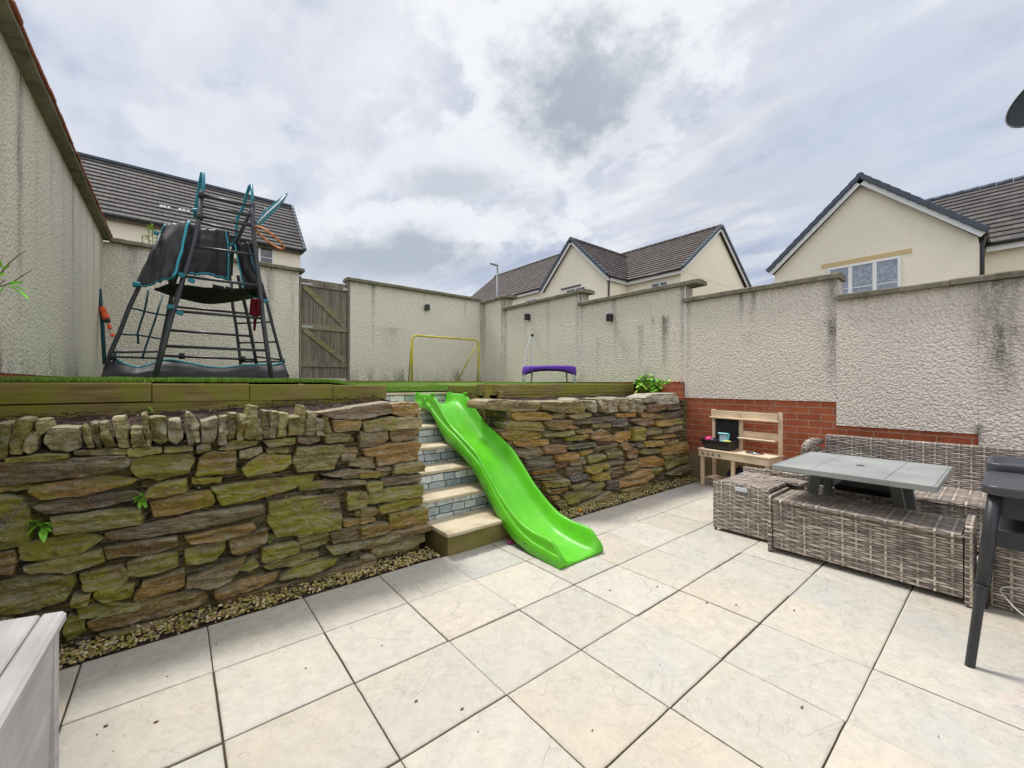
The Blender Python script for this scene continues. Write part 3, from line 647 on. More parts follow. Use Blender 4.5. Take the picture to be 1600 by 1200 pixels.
# gate -----------------------------------------------------------------
gt = thing('garden_gate', 'weathered mossy timber ledged and braced gate in the back wall', 'gate', (2.08, BY, 1.33))
y0 = BY + .045
for i in range(7):
    x = 1.70 + i * .111; boxp('board', (x + .002, y0 + random.uniform(-.002, .002), 1.345), (x + .109, y0 + .02, 3.085), 'gate_wood', gt)
for z in (3.0, 2.245, 1.59):
    m_ = MB(); m_.box((1.70, y0 - .028, z - .05), (2.478, y0 - .002, z + .05), None, None, .004); m_.build('rail', 'gate_wood' if z != 2.245 else 'gate_brace_wood', gt)
for (za, zb) in ((2.95, 2.30), (2.19, 1.65)):
    m_ = MB(); m_.bar((1.74, y0 - .014, za), (2.44, y0 - .014, zb), .024, .085, (0, 0, 1), None, .003); m_.build('brace', 'gate_brace_wood', gt)
for x in (1.663, 2.482): boxp('gate_post', (x, BY - .01, 1.25), (x + .035, BY + .10, 3.10 if x < 2 else 3.16), 'gate_wood', gt)
for z in (2.99, 2.24):
    m_ = MB(); m_.box((1.68, y0 - .036, z - .015), (1.88, y0 - .0285, z + .015)); m_.tube([(1.685, y0 - .04, z - .03), (1.685, y0 - .04, z + .03)], .011); m_.build('hinge', 'galvanised', gt)
m_ = MB(); m_.box((2.40, y0 - .036, 2.97), (2.50, y0 - .0285, 3.01)); m_.build('bolt', 'galvanised', gt)
# wall lights ------------------------------------------------------------
def wall_light(p, nrm, label):
    r = thing('wall_light', label, 'wall light', p, 'small black wall lights')
    n_ = Vector(nrm); m_ = MB()
    s_ = .042
    if abs(n_.x) > .5: m_.box((p[0] + n_.x * .012, p[1] - s_, p[2] - .062), (p[0] + n_.x * .10, p[1] + s_, p[2] + .062), None, None, .008)
    else: m_.box((p[0] - s_, p[1] + n_.y * .012, p[2] - .062), (p[0] + s_, p[1] + n_.y * .10, p[2] + .062), None, None, .008)
    m_.build('lamp_body', 'lamp_black', r)
    m_ = MB(); q = Vector(p) + n_ * .006; t_ = Vector((0, 1, 0)) if abs(n_.x) > .5 else Vector((1, 0, 0))
    m_.bar(q - t_ * .035, q + t_ * .035, .012, .10); m_.build('back_plate', 'lamp_black', r)
    m_ = MB(); q = Vector(p) + n_ * .058; m_.tube([q + Vector((0, 0, -.066)), q + Vector((0, 0, -.0625))], .024, 14); m_.build('lens', 'pale_plastic', r)
wall_light((4.08, BY, 2.836), (0, -1, 0), 'black wall light on the back wall above the yellow goal')
wall_light((F_, 6.19, 2.585), (-1, 0, 0), 'black wall light on the right wall above the purple trampoline')
wall_light((F_, 4.165, 2.32), (-1, 0, 0), 'black wall light on the right wall nearest the leafy plant')

# ================================================================ DRY STONE WALLS
TA = """0,250 45,252 52,290 38,380 20,392 0,390|70,235 125,232 132,265 110,320 95,372 50,370 52,310|150,235 190,240 196,270 165,300 150,280|120,285 160,300 150,350 125,370 105,350|185,268 312,270 318,345 280,362 200,358 178,330|325,255 340,275 375,345 350,350 325,300|355,252 382,255 400,345 385,350 365,300|390,250 415,255 450,345 410,350|440,230 485,228 508,345 465,350|512,270 555,272 575,345 520,348|550,215 570,212 592,300 590,350 575,340|583,230 645,228 655,320 625,335 595,320|658,240 705,238 715,310 690,335 660,320|725,208 745,210 760,335 735,338 724,280|740,210 775,250 782,325 762,330 748,260|785,245 848,232 845,300 830,330 787,330|860,228 890,222 885,335 850,335|895,215 925,212 915,320 888,320|935,220 962,222 948,315 920,320|975,185 1012,188 985,318 948,312|1000,250 1020,240 1022,315 995,315|1025,205 1052,205 1045,310 1022,312|1058,208 1088,206 1070,310 1045,310|1090,215 1125,215 1115,305 1078,308|1128,230 1165,225 1160,295 1120,300|1175,185 1195,190 1180,300 1158,300|1198,210 1232,210 1225,298 1183,300|1235,235 1258,235 1265,300 1232,300|1258,228 1280,228 1290,295 1270,300"""
TB = """30,385 275,368 280,385 35,403|290,358 498,352 500,372 290,376|500,352 628,345 635,365 505,382|640,345 750,342 755,358 640,364|768,340 820,335 822,355 770,370|850,355 900,322 1015,320 1000,335 900,358|1022,320 1150,308 1152,330 1045,345|1155,305 1245,300 1250,320 1200,335 1160,325|1262,300 1320,288 1370,298 1355,322 1265,330|0,405 495,375 512,395 510,415 420,445 0,498|515,385 750,370 760,400 735,445 620,475 540,465 510,430|800,368 920,360 920,445 760,460 778,390|930,360 1020,345 1025,360 965,388 932,390|1040,350 1125,346 1130,365 1040,370|1010,373 1130,375 1138,405 1095,435 960,458 940,430|1160,345 1335,335 1345,350 1305,400 1300,432 1160,440 1138,400|1335,350 1390,348 1388,368 1335,370|1325,372 1385,370 1380,390 1325,398|0,500 130,490 125,505 0,517|120,495 400,453 545,468 500,490 350,525 170,550 110,515|560,530 600,490 728,465 730,515 600,540|748,465 865,462 862,480 750,488|130,575 250,545 500,515 560,530 540,550 350,585 180,605|0,525 90,540 125,600 122,720 0,745|580,560 650,540 820,512 845,550 830,575 680,610 600,620|820,500 1000,475 1230,450 1215,480 1130,510 960,560 860,572 845,530|1165,490 1260,475 1415,472 1430,485 1260,505 1170,518|1250,450 1360,432 1450,432 1450,440 1300,460|200,615 420,590 550,582 560,640 430,655 215,680|400,680 700,620 900,580 1025,568 1030,595 900,630 700,670 560,700 420,705|80,720 320,675 390,690 410,700 300,770 160,790 75,780|410,740 540,712 690,688 700,730 600,762 420,780|720,690 980,635 998,655 960,680 850,705 740,722|890,700 1035,662 1048,690 1040,715 930,758 898,755|1050,560 1180,540 1315,530 1330,600 1328,660 1200,685 1080,695 1045,640|1350,520 1420,515 1422,575 1350,588|1425,485 1488,478 1488,510 1430,522|0,755 60,745 70,790 60,835 0,840|90,810 250,770 400,745 408,790 270,825 110,830|500,800 560,770 695,755 695,808 560,850 498,845|720,745 880,708 870,750 830,785 725,800|1020,740 1160,712 1168,750 1040,792 1020,790|1160,690 1280,672 1280,720 1200,742 1165,735|1285,680 1400,640 1500,640 1518,668 1400,705 1300,722|1270,735 1450,700 1560,680 1560,700 1460,730 1290,760|1335,630 1450,612 1465,625 1340,655|1380,590 1470,585 1460,608 1380,612|310,840 470,810 510,845 490,870 380,900 320,895|520,930 560,870 720,818 720,880 600,930 525,948|725,860 830,820 955,765 945,800 900,860 820,888 725,890|920,820 990,775 1010,800 970,825|1020,810 1080,780 1240,755 1245,768 1150,800 1050,822|1085,860 1150,800 1320,772 1300,800 1200,835 1100,858|835,900 960,860 1090,828 1080,860 980,900 840,938|0,870 150,845 290,835 298,880 265,930 120,980 0,1005|285,920 355,910 350,945 285,955|370,905 440,880 525,875 515,925 430,950 370,935|300,970 430,950 560,950 550,965 400,995 310,1005|340,1020 470,960 700,915 800,900 815,950 700,990 500,1035 370,1062|845,940 1000,905 1200,850 1440,770 1465,780 1460,810 1200,880 950,950 850,975|270,1000 330,1000 340,1060 260,1100 250,1050|390,1075 700,1005 850,975 760,1012 500,1075|1445,735 1600,700 1600,745 1450,770|1240,212 1510,168 1518,212 1400,238 1300,236|1290,240 1400,240 1410,250 1395,280 1300,285|1360,395 1450,385 1445,420 1360,420|1320,445 1520,440 1500,460 1330,468|60,1015 250,985 245,1080 60,1110|0,1010 55,1010 55,1100 0,1110"""
TC = """185,190 345,180 350,240 300,275 240,262 190,245|15,290 130,270 355,270 357,320 330,330 30,355|0,350 165,348 172,400 120,430 0,445|178,348 340,337 325,395 185,412|10,455 180,420 340,405 362,435 330,470 40,500|95,480 340,465 345,515 100,552|90,558 180,552 180,575 95,578|190,545 360,525 385,560 378,585 190,600|30,650 130,642 132,690 50,706|132,625 360,598 358,640 140,672|45,720 180,680 370,655 372,725 200,755 45,778|0,700 40,700 38,795 0,800|0,800 90,795 108,810 90,835 0,850|110,790 200,762 375,735 378,780 250,810 120,835|175,835 390,795 400,875 350,905 185,930|0,905 100,880 160,885 180,920 150,945 0,975|0,1000 200,945 405,885 410,920 300,960 0,1035|70,1040 130,1010 380,945 385,990 300,1035 100,1085|0,1080 70,1065 100,1090 90,1140 0,1150|0,505 80,500 85,560 0,570|0,585 110,582 185,600 100,618 0,625|0,850 85,842 90,870 0,885"""
TD = """75,115 130,100 410,115 420,150 400,178 240,180 70,165|415,115 730,110 735,150 715,190 560,190 425,165|645,108 660,90 685,112 662,120|735,110 790,110 800,190 770,180 740,150|800,100 850,95 855,185 820,175|860,100 885,95 900,185 865,190|890,90 935,90 935,180 915,185|945,95 1000,95 1000,180 960,180|1010,100 1050,95 1055,180 1015,185|1055,105 1100,100 1120,150 1090,185 1060,185|1090,90 1160,65 1190,70 1185,110 1130,125 1100,105|1190,65 1300,60 1330,85 1330,125 1200,135"""
TE = """235,190 260,182 470,185 508,215 500,238 260,238 232,215|185,260 230,240 430,250 450,285 440,305 200,300|165,310 200,300 400,310 438,340 420,360 240,382 175,350|240,375 480,362 498,385 460,405 330,415 250,400|255,425 420,415 440,450 420,480 330,488 270,470|335,500 370,480 510,475 518,530 480,555 345,570|510,195 590,192 590,222 515,226|595,205 700,190 765,190 760,215 640,232|450,250 500,238 635,235 638,285 590,300 490,300|640,235 760,228 765,255 645,265|770,225 920,210 922,245 770,258|450,325 560,320 640,295 645,325 560,345 455,345|615,265 680,285 660,293 600,290|650,310 760,292 765,315 680,325|755,330 830,295 905,345 905,370 790,372 755,360|600,350 730,325 745,350 700,368 605,372|770,262 900,258 895,285 775,290|905,235 1000,222 1010,265 985,280 910,280|920,345 960,312 1025,312 1020,360 960,385 925,375|1030,285 1080,275 1105,290 1110,365 1035,372|1115,305 1200,285 1228,300 1225,330 1120,338|1230,300 1350,265 1355,300 1240,325|1175,345 1300,325 1300,345 1180,362|590,405 790,378 790,405 640,425 590,425|795,380 900,372 905,385 800,395|790,410 930,388 935,410 830,435 780,435|525,470 600,448 668,450 670,470 600,500 530,510|675,445 765,428 765,440 700,472 680,465|620,485 720,475 725,520 620,535|530,530 605,500 612,530 545,560|730,470 845,460 850,490 750,520 732,510|860,440 920,420 955,440 950,475 870,490|950,400 1005,378 1012,420 970,435|1010,395 1050,392 1048,418 1015,412|1050,380 1110,378 1110,410 1060,418|995,435 1060,422 1070,460 1060,480 1000,488|1085,430 1220,425 1225,445 1100,460 1080,450|1110,378 1220,370 1225,400 1120,412|1225,365 1330,365 1320,395 1225,405|1225,415 1385,380 1385,440 1230,470|1235,475 1390,450 1390,465 1240,495|1240,505 1400,470 1405,510 1260,560|985,520 1080,490 1095,500 1090,555 985,575|1085,490 1180,470 1240,500 1245,530 1200,542 1095,545|870,515 980,480 978,520 880,545|715,545 860,515 875,545 760,590 720,575|600,545 700,530 712,580 600,600|860,560 970,540 980,580 900,615 865,600|610,605 735,585 740,620 620,640|765,600 865,575 872,620 790,642 765,625|385,610 530,580 580,600 575,620 400,630|375,575 525,550 528,570 385,600|485,635 600,620 615,650 500,680 485,660|490,695 610,675 615,700 500,722|615,665 750,635 752,660 640,692 620,685|855,640 935,628 940,685 865,692|945,635 1100,560 1150,555 1158,600 1120,640 950,685|1145,560 1220,545 1228,580 1150,595|1160,585 1230,570 1228,600 1165,615|590,735 620,710 830,640 845,655 800,720 640,795 605,790|670,815 720,780 880,700 935,730 925,760 760,805 690,830|1260,590 1350,550 1355,590 1280,605|1355,545 1420,530 1420,580 1360,590|960,700 1070,665 1080,700 980,735|1070,660 1150,650 1160,680 1080,695|440,640 480,640 485,700 470,720|495,740 540,730 545,755 500,760|520,780 595,765 600,800 560,815|1125,140 1240,135 1240,165 1130,190|1245,130 1345,125 1350,160 1250,170|1085,185 1190,195 1210,225 1100,225|1210,200 1360,175 1365,210 1230,235|1015,240 1070,225 1170,230 1172,270 1080,275|1180,240 1290,232 1290,268 1190,278|1295,230 1360,225 1355,262 1300,268|930,195 1065,190 1065,215 935,220|450,430 470,405 585,400 590,440 520,458 450,458"""
def parse(T, sc_, ox, oy): return [[(ox + float(a.split(',')[0]) / sc_, oy + float(a.split(',')[1]) / sc_) for a in s_.split()] for s_ in T.split('|')]
def wallYr(x):      # the right-hand wall curves back where it meets the steps
    f = min(1, max(0, (3.15 - x) / .7)); return 2.86 + .33 * f * f * (3 - 2 * f)
def hit(u, v, Yf):
    Y = 2.85
    for _ in range(14): p = onY(u, v, Y); Y = Y * .5 + Yf(p.x) * .5
    return onY(u, v, Y)
SCOL = [((.34, .24, .12), 5), ((.27, .21, .14), 5), ((.21, .17, .13), 3), ((.37, .24, .10), 3), ((.32, .285, .13), 4), ((.20, .175, .15), 1), ((.40, .34, .21), 3)]
SW = [c_ for c_, k in SCOL for _ in range(k)]
def stone(mb, pts2, Yf, depth, proud, moss, col=None, rnd=.005, lay=1., layered=True):
    """One wall stone: outline in (x,z) on the wall face; rounded arrises, layered rough face, solid body behind."""
    P_ = [Vector(p) for p in pts2]; n = len(P_); per = sum((P_[(i + 1) % n] - P_[i]).length for i in range(n)); N = max(22, min(80, int(per / .016)))
    out = []
    for i in range(n):
        a, b = P_[i], P_[(i + 1) % n]; k = max(1, round(N * (b - a).length / per))
        for q in range(k): out.append(a.lerp(b, q / k))
    for _ in range(1): out = [(out[i - 1] + out[i] * 9 + out[(i + 1) % len(out)]) / 11 for i in range(len(out))]
    N = len(out); c_ = sum(out, Vector((0, 0))) / N; sd_ = random.uniform(0, 99)
    out = [p + (p - c_).normalized() * (.0035 + .006 * noise.noise(Vector((p.x * 28, p.y * 28, sd_))) + .004 * noise.noise(Vector((p.x * 75, p.y * 75, sd_)))) for p in out]
    col = col or random.choice(SW); q_ = random.uniform(.75, 1.3); col = tuple(v_ * q_ for v_ in col) + (moss,)
    rad = min(max((p - c_).length for p in out), 9); V = []; F = []
    tx, tz = random.uniform(-.10, .10), random.uniform(-.16, .16)
    minr = min((p - c_).length for p in out)
    rings = [(.0, 1), (.16, 1), (.31, 1), (.45, 1), (.58, 1), (.7, 1), (.8, 1), (.88, 1), (.94, 1), (None, .9), (None, .5), (1., 0.), (1., -1)]
    for (f, hgt) in rings:
        for p in out:
            d_ = p - c_; L = max(d_.length, 1e-4)
            if f is None: e = rnd * (.95 if hgt > .5 else .28); q = c_ + d_ * max(.87, 1 - min(.12, e / L)) if e / L < .12 else c_ + d_ * (1 - min(.3, e / L))
            else: q = c_ + d_ * f
            if hgt < 0: y = Yf(q.x) + depth
            else:
                lam = math.floor((noise.noise(Vector((q.x * 3 + q.y * 4, q.y * 26 * lay, sd_))) + .5) * 5) / 5 if layered else 0
                y = Yf(q.x) + .012 - (proud + .012) * (hgt ** .6) - hgt * (tx * (q.x - c_.x) + tz * (q.y - c_.y)) - (.026 * lam + (.016 if lay > .9 else .04) * noise.noise(Vector((q.x * (9 if lay > .9 else 22), q.y * 13, sd_))) + .022 * abs(noise.noise(Vector((q.x * 11 + q.y * 6, q.y * 24 - q.x * 5, sd_ + 7)))) + .007 * noise.noise(Vector((q.x * 40, q.y * 60, sd_)))) * (.3 + .7 * hgt)
            V.append((q.x, y, q.y))
    for r_ in range(len(rings) - 1):
        for i in range(N): j = (i + 1) % N; F.append((r_ * N + i, r_ * N + j, (r_ + 1) * N + j, (r_ + 1) * N + i))
    mb.add(V, F, col, False)
def rubble(mb, x0, x1, z0f, z1f, Yf, moss, back=.035):
    """Thin packing stones laid between and behind the face stones."""
    z = -.06
    while z < 1.1:
        h = random.uniform(.018, .04); x = x0 + random.uniform(-.08, 0)
        while x < x1:
            w_ = random.uniform(.07, .22); xa, xb = x, min(x + w_, x1)
            if xb - xa > .03 and z0f((xa + xb) / 2) - .05 < z < z1f((xa + xb) / 2) - h:
                j = lambda s: random.uniform(-s, s)
                stone(mb, [(xa + j(.01), z + j(.006)), ((xa + xb) / 2, z + j(.006)), (xb + j(.01), z + j(.006)), (xb + j(.012), z + h + j(.006)), ((xa + xb) / 2, z + h + j(.006)), (xa + j(.012), z + h + j(.006))], Yf, .05, -back + random.uniform(-.012, .012), moss, tuple(v_ * .62 for v_ in random.choice(SW)), .008, 1., False)
            x += w_ + .006
        z += h + .006
LY = 2.83; Lf = lambda x: LY
lwall = thing('dry_stone_wall', 'mossy dry stone retaining wall on the left of the steps with upright stones on top', 'stone wall', (.4, LY, 0))
core = MB(); core.box((-.76, LY + .055, -.2), (1.44, LY + .2, .94)); core.build('wall_core', 'wall_core', lwall)
cap = MB()
for pl in parse(TA, 2.5, 0, 560):
    pts = [(lambda p: (p.x, p.z))(onY(u, v, LY)) for u, v in pl]
    stone(cap, pts, Lf, random.uniform(.09, .17), random.uniform(.0, .03), random.uniform(.1, .6), random.choice([(.30, .27, .17), (.38, .35, .26), (.22, .19, .11), (.32, .26, .15), (.35, .31, .18)]), .007, .8)
cap.build('coping_stones', 'slate_stone', lwall, uv=False)
body = MB()
for k, pl in enumerate(parse(TB, 2.5, 0, 560) + parse(TC, 3.75, 560, 580)):
    pts = [(lambda p: (p.x, p.z))(onY(u, v, LY)) for u, v in pl]
    cx_ = sum(p[0] for p in pts) / len(pts); ms = random.choice([.2, .6, .9, 1., 1.]) if cx_ < .7 else random.choice([0, .2, .4, .8])
    stone(body, pts, Lf, .12, random.uniform(.004, .035), ms)
for k in range(900):
    x, z = random.uniform(-.75, 1.42), random.uniform(.0, .95); q = random.uniform(.7, 1.3); c_ = random.choice([(.55, .50, .40), (.30, .22, .13), (.16, .11, .07), (.40, .30, .18)])
    body.ball((x, LY + random.uniform(-.004, .03), z), random.uniform(.003, .009), tuple(v_ * q for v_ in c_) + (0.,), 5, (1.3, 1, .8), .3)
rubble(body, -.76, 1.40, lambda x: 0, lambda x: .93 + .13 * max(0, min(1, (x - .95) / .35)), Lf, .3)
# the return face along the steps
def Lr(x): return LY
ret = MB()
z = -.02
while z < 1.0:
    h = random.uniform(.05, .11); y = LY + .02
    while y < 4.1:
        w_ = random.uniform(.14, .34); a, b = y, min(y + w_, 4.1); jj = random.uniform(0, .03)
        zc = z + h
        if b - a > .05: ret.box((1.30, a, z), (1.425 + jj * .6, b - .006, zc - .006), tuple(v_ * random.uniform(.7, 1.2) for v_ in random.choice(SW)) + (.2,), None, .014)
        y += w_
    z += h
ret.build('stonework', 'slate_stone', lwall, uv=False)
body.build('stonework', 'slate_stone', lwall, uv=False)

rwall = thing('dry_stone_wall', 'brown dry stone retaining wall between the green slide and the brick pier', 'stone wall', (4, 2.86, 0))
cap = MB()
for k, pl in enumerate(parse(TD, 4.2105, 740, 600)):
    pts = [(lambda p: (p.x, p.z))(hit(u, v, wallYr)) for u, v in pl]
    cc_ = (.33, .24, .16) if k < 2 else random.choice([(.52, .46, .37), (.42, .36, .26), (.32, .27, .18), (.66, .62, .54)])
    stone(cap, pts, wallYr, .2 if k > 1 else .3, random.uniform(.01, .035), .15 if k > 1 else .4, cc_, .007, .8)
cap.build('coping_stones', 'slate_stone', rwall, uv=False)
body = MB()
RC = [(.40, .22, .08), (.34, .20, .10), (.26, .15, .10), (.17, .12, .10), (.14, .12, .11), (.38, .27, .12), (.30, .27, .12), (.44, .26, .08), (.24, .19, .12), (.33, .24, .15)]
for pl in parse(TE, 4.2105, 740, 600):
    pts = [(lambda p: (p.x, p.z))(hit(u, v, wallYr)) for u, v in pl]
    stone(body, pts, wallYr, .13, random.uniform(.004, .045), random.choice([0, 0, .1, .3, .6, .9]), random.choice(RC))
for k in range(700):
    x, z = random.uniform(2.6, 5.45), random.uniform(.0, 1.); q = random.uniform(.7, 1.3); c_ = random.choice([(.50, .44, .34), (.30, .22, .13), (.16, .11, .07)])
    body.ball((x, wallYr(x) + random.uniform(-.004, .03), z), random.uniform(.003, .010), tuple(v_ * q for v_ in c_) + (0.,), 5, (1.3, 1, .8), .3)
rubble(body, 2.56, 5.5, lambda x: 0, lambda x: 1.02, wallYr, .25)
z = -.02
while z < 1.02:          # return face beside the slide
    h = random.uniform(.04, .10); y = 3.14
    while y < 4.2:
        w_ = random.uniform(.14, .34); a, b = y, min(y + w_, 4.2); jj = random.uniform(-.01, .02)
        if b - a > .05: body.box((2.53 + jj, a, z), (2.66, b - .006, z + h - .006), tuple(v_ * random.uniform(.6, 1.1) for v_ in random.choice(SW)) + (.1,), None, .014)
        y += w_
    z += h
body.build('stonework', 'slate_stone', rwall, uv=False)
core = MB(); xs_ = [2.56 + k * .1 for k in range(30)] + [5.54]; V = []
for x in xs_: V += [(x, wallYr(x) + .055, -.2), (x, wallYr(x) + .055, 1.01), (x, wallYr(x) + .25, 1.01), (x, wallYr(x) + .25, -.2)]
core.add(V, [(i * 4 + s, i * 4 + (s + 1) % 4, i * 4 + 4 + (s + 1) % 4, i * 4 + 4 + s) for i in range(len(xs_) - 1) for s in range(4)] + [(3, 2, 1, 0)])
core.build('wall_core', 'wall_core', rwall)
# soil beds
def bed(name, x0, x1, ya, yb, za, zb):
    nx, ny = int((x1 - x0) / .035), int((yb - ya) / .035); m_ = MB()
    m_.add([(x0 + (x1 - x0) * i / nx, ya + (yb - ya) * j / ny, za(x0 + (x1 - x0) * i / nx) + (zb(x0 + (x1 - x0) * i / nx) - za(x0 + (x1 - x0) * i / nx)) * j / ny + .013 * noise.noise(Vector((i * .35, j * .35, x0))) + random.uniform(-.004, .004)) for j in range(ny + 1) for i in range(nx + 1)],
           [(j * (nx + 1) + i, j * (nx + 1) + i + 1, (j + 1) * (nx + 1) + i + 1, (j + 1) * (nx + 1) + i) for j in range(ny) for i in range(nx)], None, True)
    return struct(m_.build(name, 'soil'))
bed('soil_bed', -.75, 1.40, LY + .05, 3.47, lambda x: .97 + .05 * max(0, x), lambda x: 1.07 + .03 * x)
bed('soil_bed', 2.62, 5.54, 3.02, 3.66, lambda x: 1.03, lambda x: 1.09)
ch_ = MB()
for k in range(900):
    L_ = random.random() < .6; x = random.uniform(-.7, 1.3) if L_ else random.uniform(2.7, 5.2); y = random.uniform(2.98, 3.38) if L_ else random.uniform(3.1, 3.5)
    z = (.99 + .05 * max(0, x) + (y - 2.9) * .17) if L_ else 1.045 + (y - 3.1) * .1
    a = random.uniform(0, 3.1); l_ = random.uniform(.008, .024); p = Vector((x, y, z + .006)); d = Vector((math.cos(a), math.sin(a), random.uniform(-.25, .3))) * l_
    ch_.bar(p - d, p + d, random.uniform(.004, .009), .004, (0, 0, 1), random.choice([(.05, .032, .026, 1), (.075, .045, .036, 1), (.032, .022, .02, 1), (.11, .075, .06, 1)]))
o = ch_.build('bark_mulch', 'pebble', uv=False); tag(o, 'dark bark chippings over the soil beds behind the stone copings', 'bark mulch', kind='stuff')
# sleepers ------------------------------------------------------------------
sl1 = thing('sleeper_edging', 'greenish timber sleeper edging along the lawn left of the steps', 'sleeper edging', (.4, 3.4, 1.1))
def ztop(x): return 1.2374 + .011 - .0104 * (x + .71)
xe = [-.745] + [onY(u, 600, 3.4).x for u in (237, 390, 520)] + [1.405]
for a, b in zip(xe[:-1], xe[1:]):
    m_ = MB(); M_ = None; z = (ztop(a) + ztop(b)) / 2; m_.box((a + .0015, 3.4, z - .118), (b - .0015, 3.5, z), None, None, .004); m_.build('sleeper', 'sleeper_wood', sl1)
xe = [-.745, .55, 1.0, 1.35]
for a, b in zip(xe[:-1], xe[1:]):
    z = (ztop(a) + ztop(b)) / 2 - .121; m_ = MB(); m_.box((a + .0015, 3.404, .92), (b - .0015, 3.5, z), None, None, .004); m_.build('sleeper', 'sleeper_wood', sl1)
sl2 = thing('sleeper_edging', 'greenish timber sleeper edging along the lawn right of the steps', 'sleeper edging', (4, 3.55, 1.1))
xr = [2.50, 2.66, 3.45, 4.4, 5.25]
for k, (a, b) in enumerate(zip(xr[:-1], xr[1:])):
    m_ = MB(); m_.box((a + .0015, 3.55, 1.115), (b - .0015, 3.64, 1.236 - .002 * (k % 2)), None, None, .004); m_.build('sleeper', 'sleeper_wood', sl2)
m_ = MB(); m_.box((2.505, 3.642, .9), (2.56, 4.25, 1.222), None, None, .004); m_.build('sleeper', 'sleeper_wood', sl2)
m_ = MB(); m_.box((2.75, 3.553, .92), (5.25, 3.64, 1.112), None, None, .004); m_.build('sleeper', 'sleeper_wood', sl2)
for a in (2.515, 2.70): boxp('post', (a, 3.50, .85), (a + .06, 3.548, 1.16), 'sleeper_wood', sl2)
# steps ------------------------------------------------------------------
stp = thing('garden_steps', 'pale slab steps with blue-grey stone risers climbing between the two stone walls', 'steps', (2, 3.4, 0))
SY_ = [2.57, 2.905, 3.16, 3.42, 3.68, 3.95, 4.20]; SZ_ = [.155, .325, .49, .655, .82, .98, 1.142]
for k in range(7):
    yb = SY_[k + 1] + .06 if k < 6 else 4.42; zt = SZ_[k]; zb = SZ_[k - 1] if k else -.05
    x0, x1 = (1.515, 2.30) if k == 0 else (1.40, 2.58)
    if k == 6: x0, x1 = 1.36, 2.6
    cuts = [x0, (x0 + x1) / 2 + (.25 if k % 2 else .42), x1] if k else [x0, 2.02, x1]
    for a, b in zip(cuts[:-1], cuts[1:]):
        V = []; m_ = MB(); nx = 14
        for i in range(nx + 1):
            x = a + .002 + (b - a - .004) * i / nx; fy = SY_[k] + .006 * vn(x, k, 0, 14) + (.028 if (k == 1 and i < 2 and a == x0) else 0)
            V += [(x, fy + .004, zt - .027), (x, fy - .002, zt - .016), (x, fy, zt - .003), (x, fy + .007, zt), (x, yb, zt), (x, yb, zt - .027)]
        m_.add(V, [(i * 6 + s, i * 6 + (s + 1) % 6, (i + 1) * 6 + (s + 1) % 6, (i + 1) * 6 + s) for i in range(nx) for s in range(6)] + [tuple(reversed(range(6))), tuple(nx * 6 + s for s in range(6))]); m_.build('tread', 'step_slab', stp)
    if k: boxp('riser', (x0 + .012, SY_[k] + .022, zb + .0005), (x1 - .01, yb + .02, zt - .0275), 'split_stone_tile', stp, .002)
    else: boxp('riser', (x0 + .02, SY_[k] + .03, zb), (x1 - .02, yb, zt - .0275), 'step_side', stp, .006)
# ================================================================ SLIDE
def interp(tab, y):
    tab = sorted(tab); xs = [a for a, _ in tab]; zs = [b for _, b in tab]
    return float(np.interp(y, xs, zs))
def smooth_tab(tab):
    ys = np.linspace(1.93, 4.12, 90); z = np.array([interp(tab, y) for y in ys])
    for _ in range(3): z[1:-1] = (z[:-2] + 2 * z[1:-1] + z[2:]) / 4
    return ys, z
BOT = [(4.12, .975), (3.86, .972), (3.76, .965), (3.635, .856), (3.53, .755), (3.40, .67), (3.19, .60), (3.05, .533), (2.92, .44), (2.74, .272), (2.58, .125), (2.43, .04), (2.24, -.004), (1.93, -.012)]
RIM = [(4.12, 1.138), (3.76, 1.128), (3.66, 1.07), (3.55, .965), (3.39, .845), (3.2, .757), (2.96, .64), (2.81, .51), (2.65, .36), (2.475, .24), (2.35, .178), (2.2, .152), (2.08, .152), (2.03, .148), (1.99, .128), (1.96, .09), (1.93, .03)]
SEM = [(4.12, 1.035), (3.83, 1.045), (3.63, .92), (3.45, .82), (3.28, .752), (2.89, .555), (2.6, .278), (2.39, .135), (2.22, .083), (1.93, .062)]
BED = [(4.12, .97), (3.95, 1.03), (3.82, 1.025), (3.7, .955), (3.55, .835), (3.39, .715), (3.2, .625), (2.96, .495), (2.81, .36), (2.65, .225), (2.475, .11), (2.35, .05), (2.2, .02), (2.06, .008), (1.93, -.002)]
ys, zb_ = smooth_tab(BOT); _, zr_ = smooth_tab(RIM); _, zs_ = smooth_tab(SEM); _, ze_ = smooth_tab(BED)
m_ = MB(); V = []; XC = 2.235
for y, zb, zr, zs, ze in zip(ys, zb_, zr_, zs_, ze_):
    fl = .006 * max(0, (2.4 - y) / .45); zr = max(zr, ze + .012); zs = min(zs, zr - .008)
    L = [(.226, zb), (.227, (zb + zs) / 2), (.226, zs - .004), (.219, zs + .001), (.214, zs + .004), (.213, (zs + zr) / 2), (.211, zr - .012), (.205, zr - .003), (.197, zr), (.188, zr - .003), (.181, zr - .014), (.168, ze + (zr - ze) * .62), (.152, ze + (zr - ze) * .32), (.139, ze + min(.028, (zr - ze) * .2)), (.126, ze + .013), (.104, ze + .0095), (.086, ze + .001), (.05, ze - .001), (0, ze - .002)]
    zu = min(ze - .014, zr - .02)
    prof = [(-a - (fl if a > .17 else 0), b) for a, b in L] + [(a + (fl if a > .17 else 0), b) for a, b in reversed(L[:-1])] + [(.219, max(zb + .001, -.0115)), (.206, max(zb + .002, zu - .03)), (.15, zu), (-.15, zu), (-.206, max(zb + .002, zu - .03)), (-.219, max(zb + .001, -.0115))]
    V += [(XC + a, y, b) for a, b in prof]
K = len(V) // len(ys)
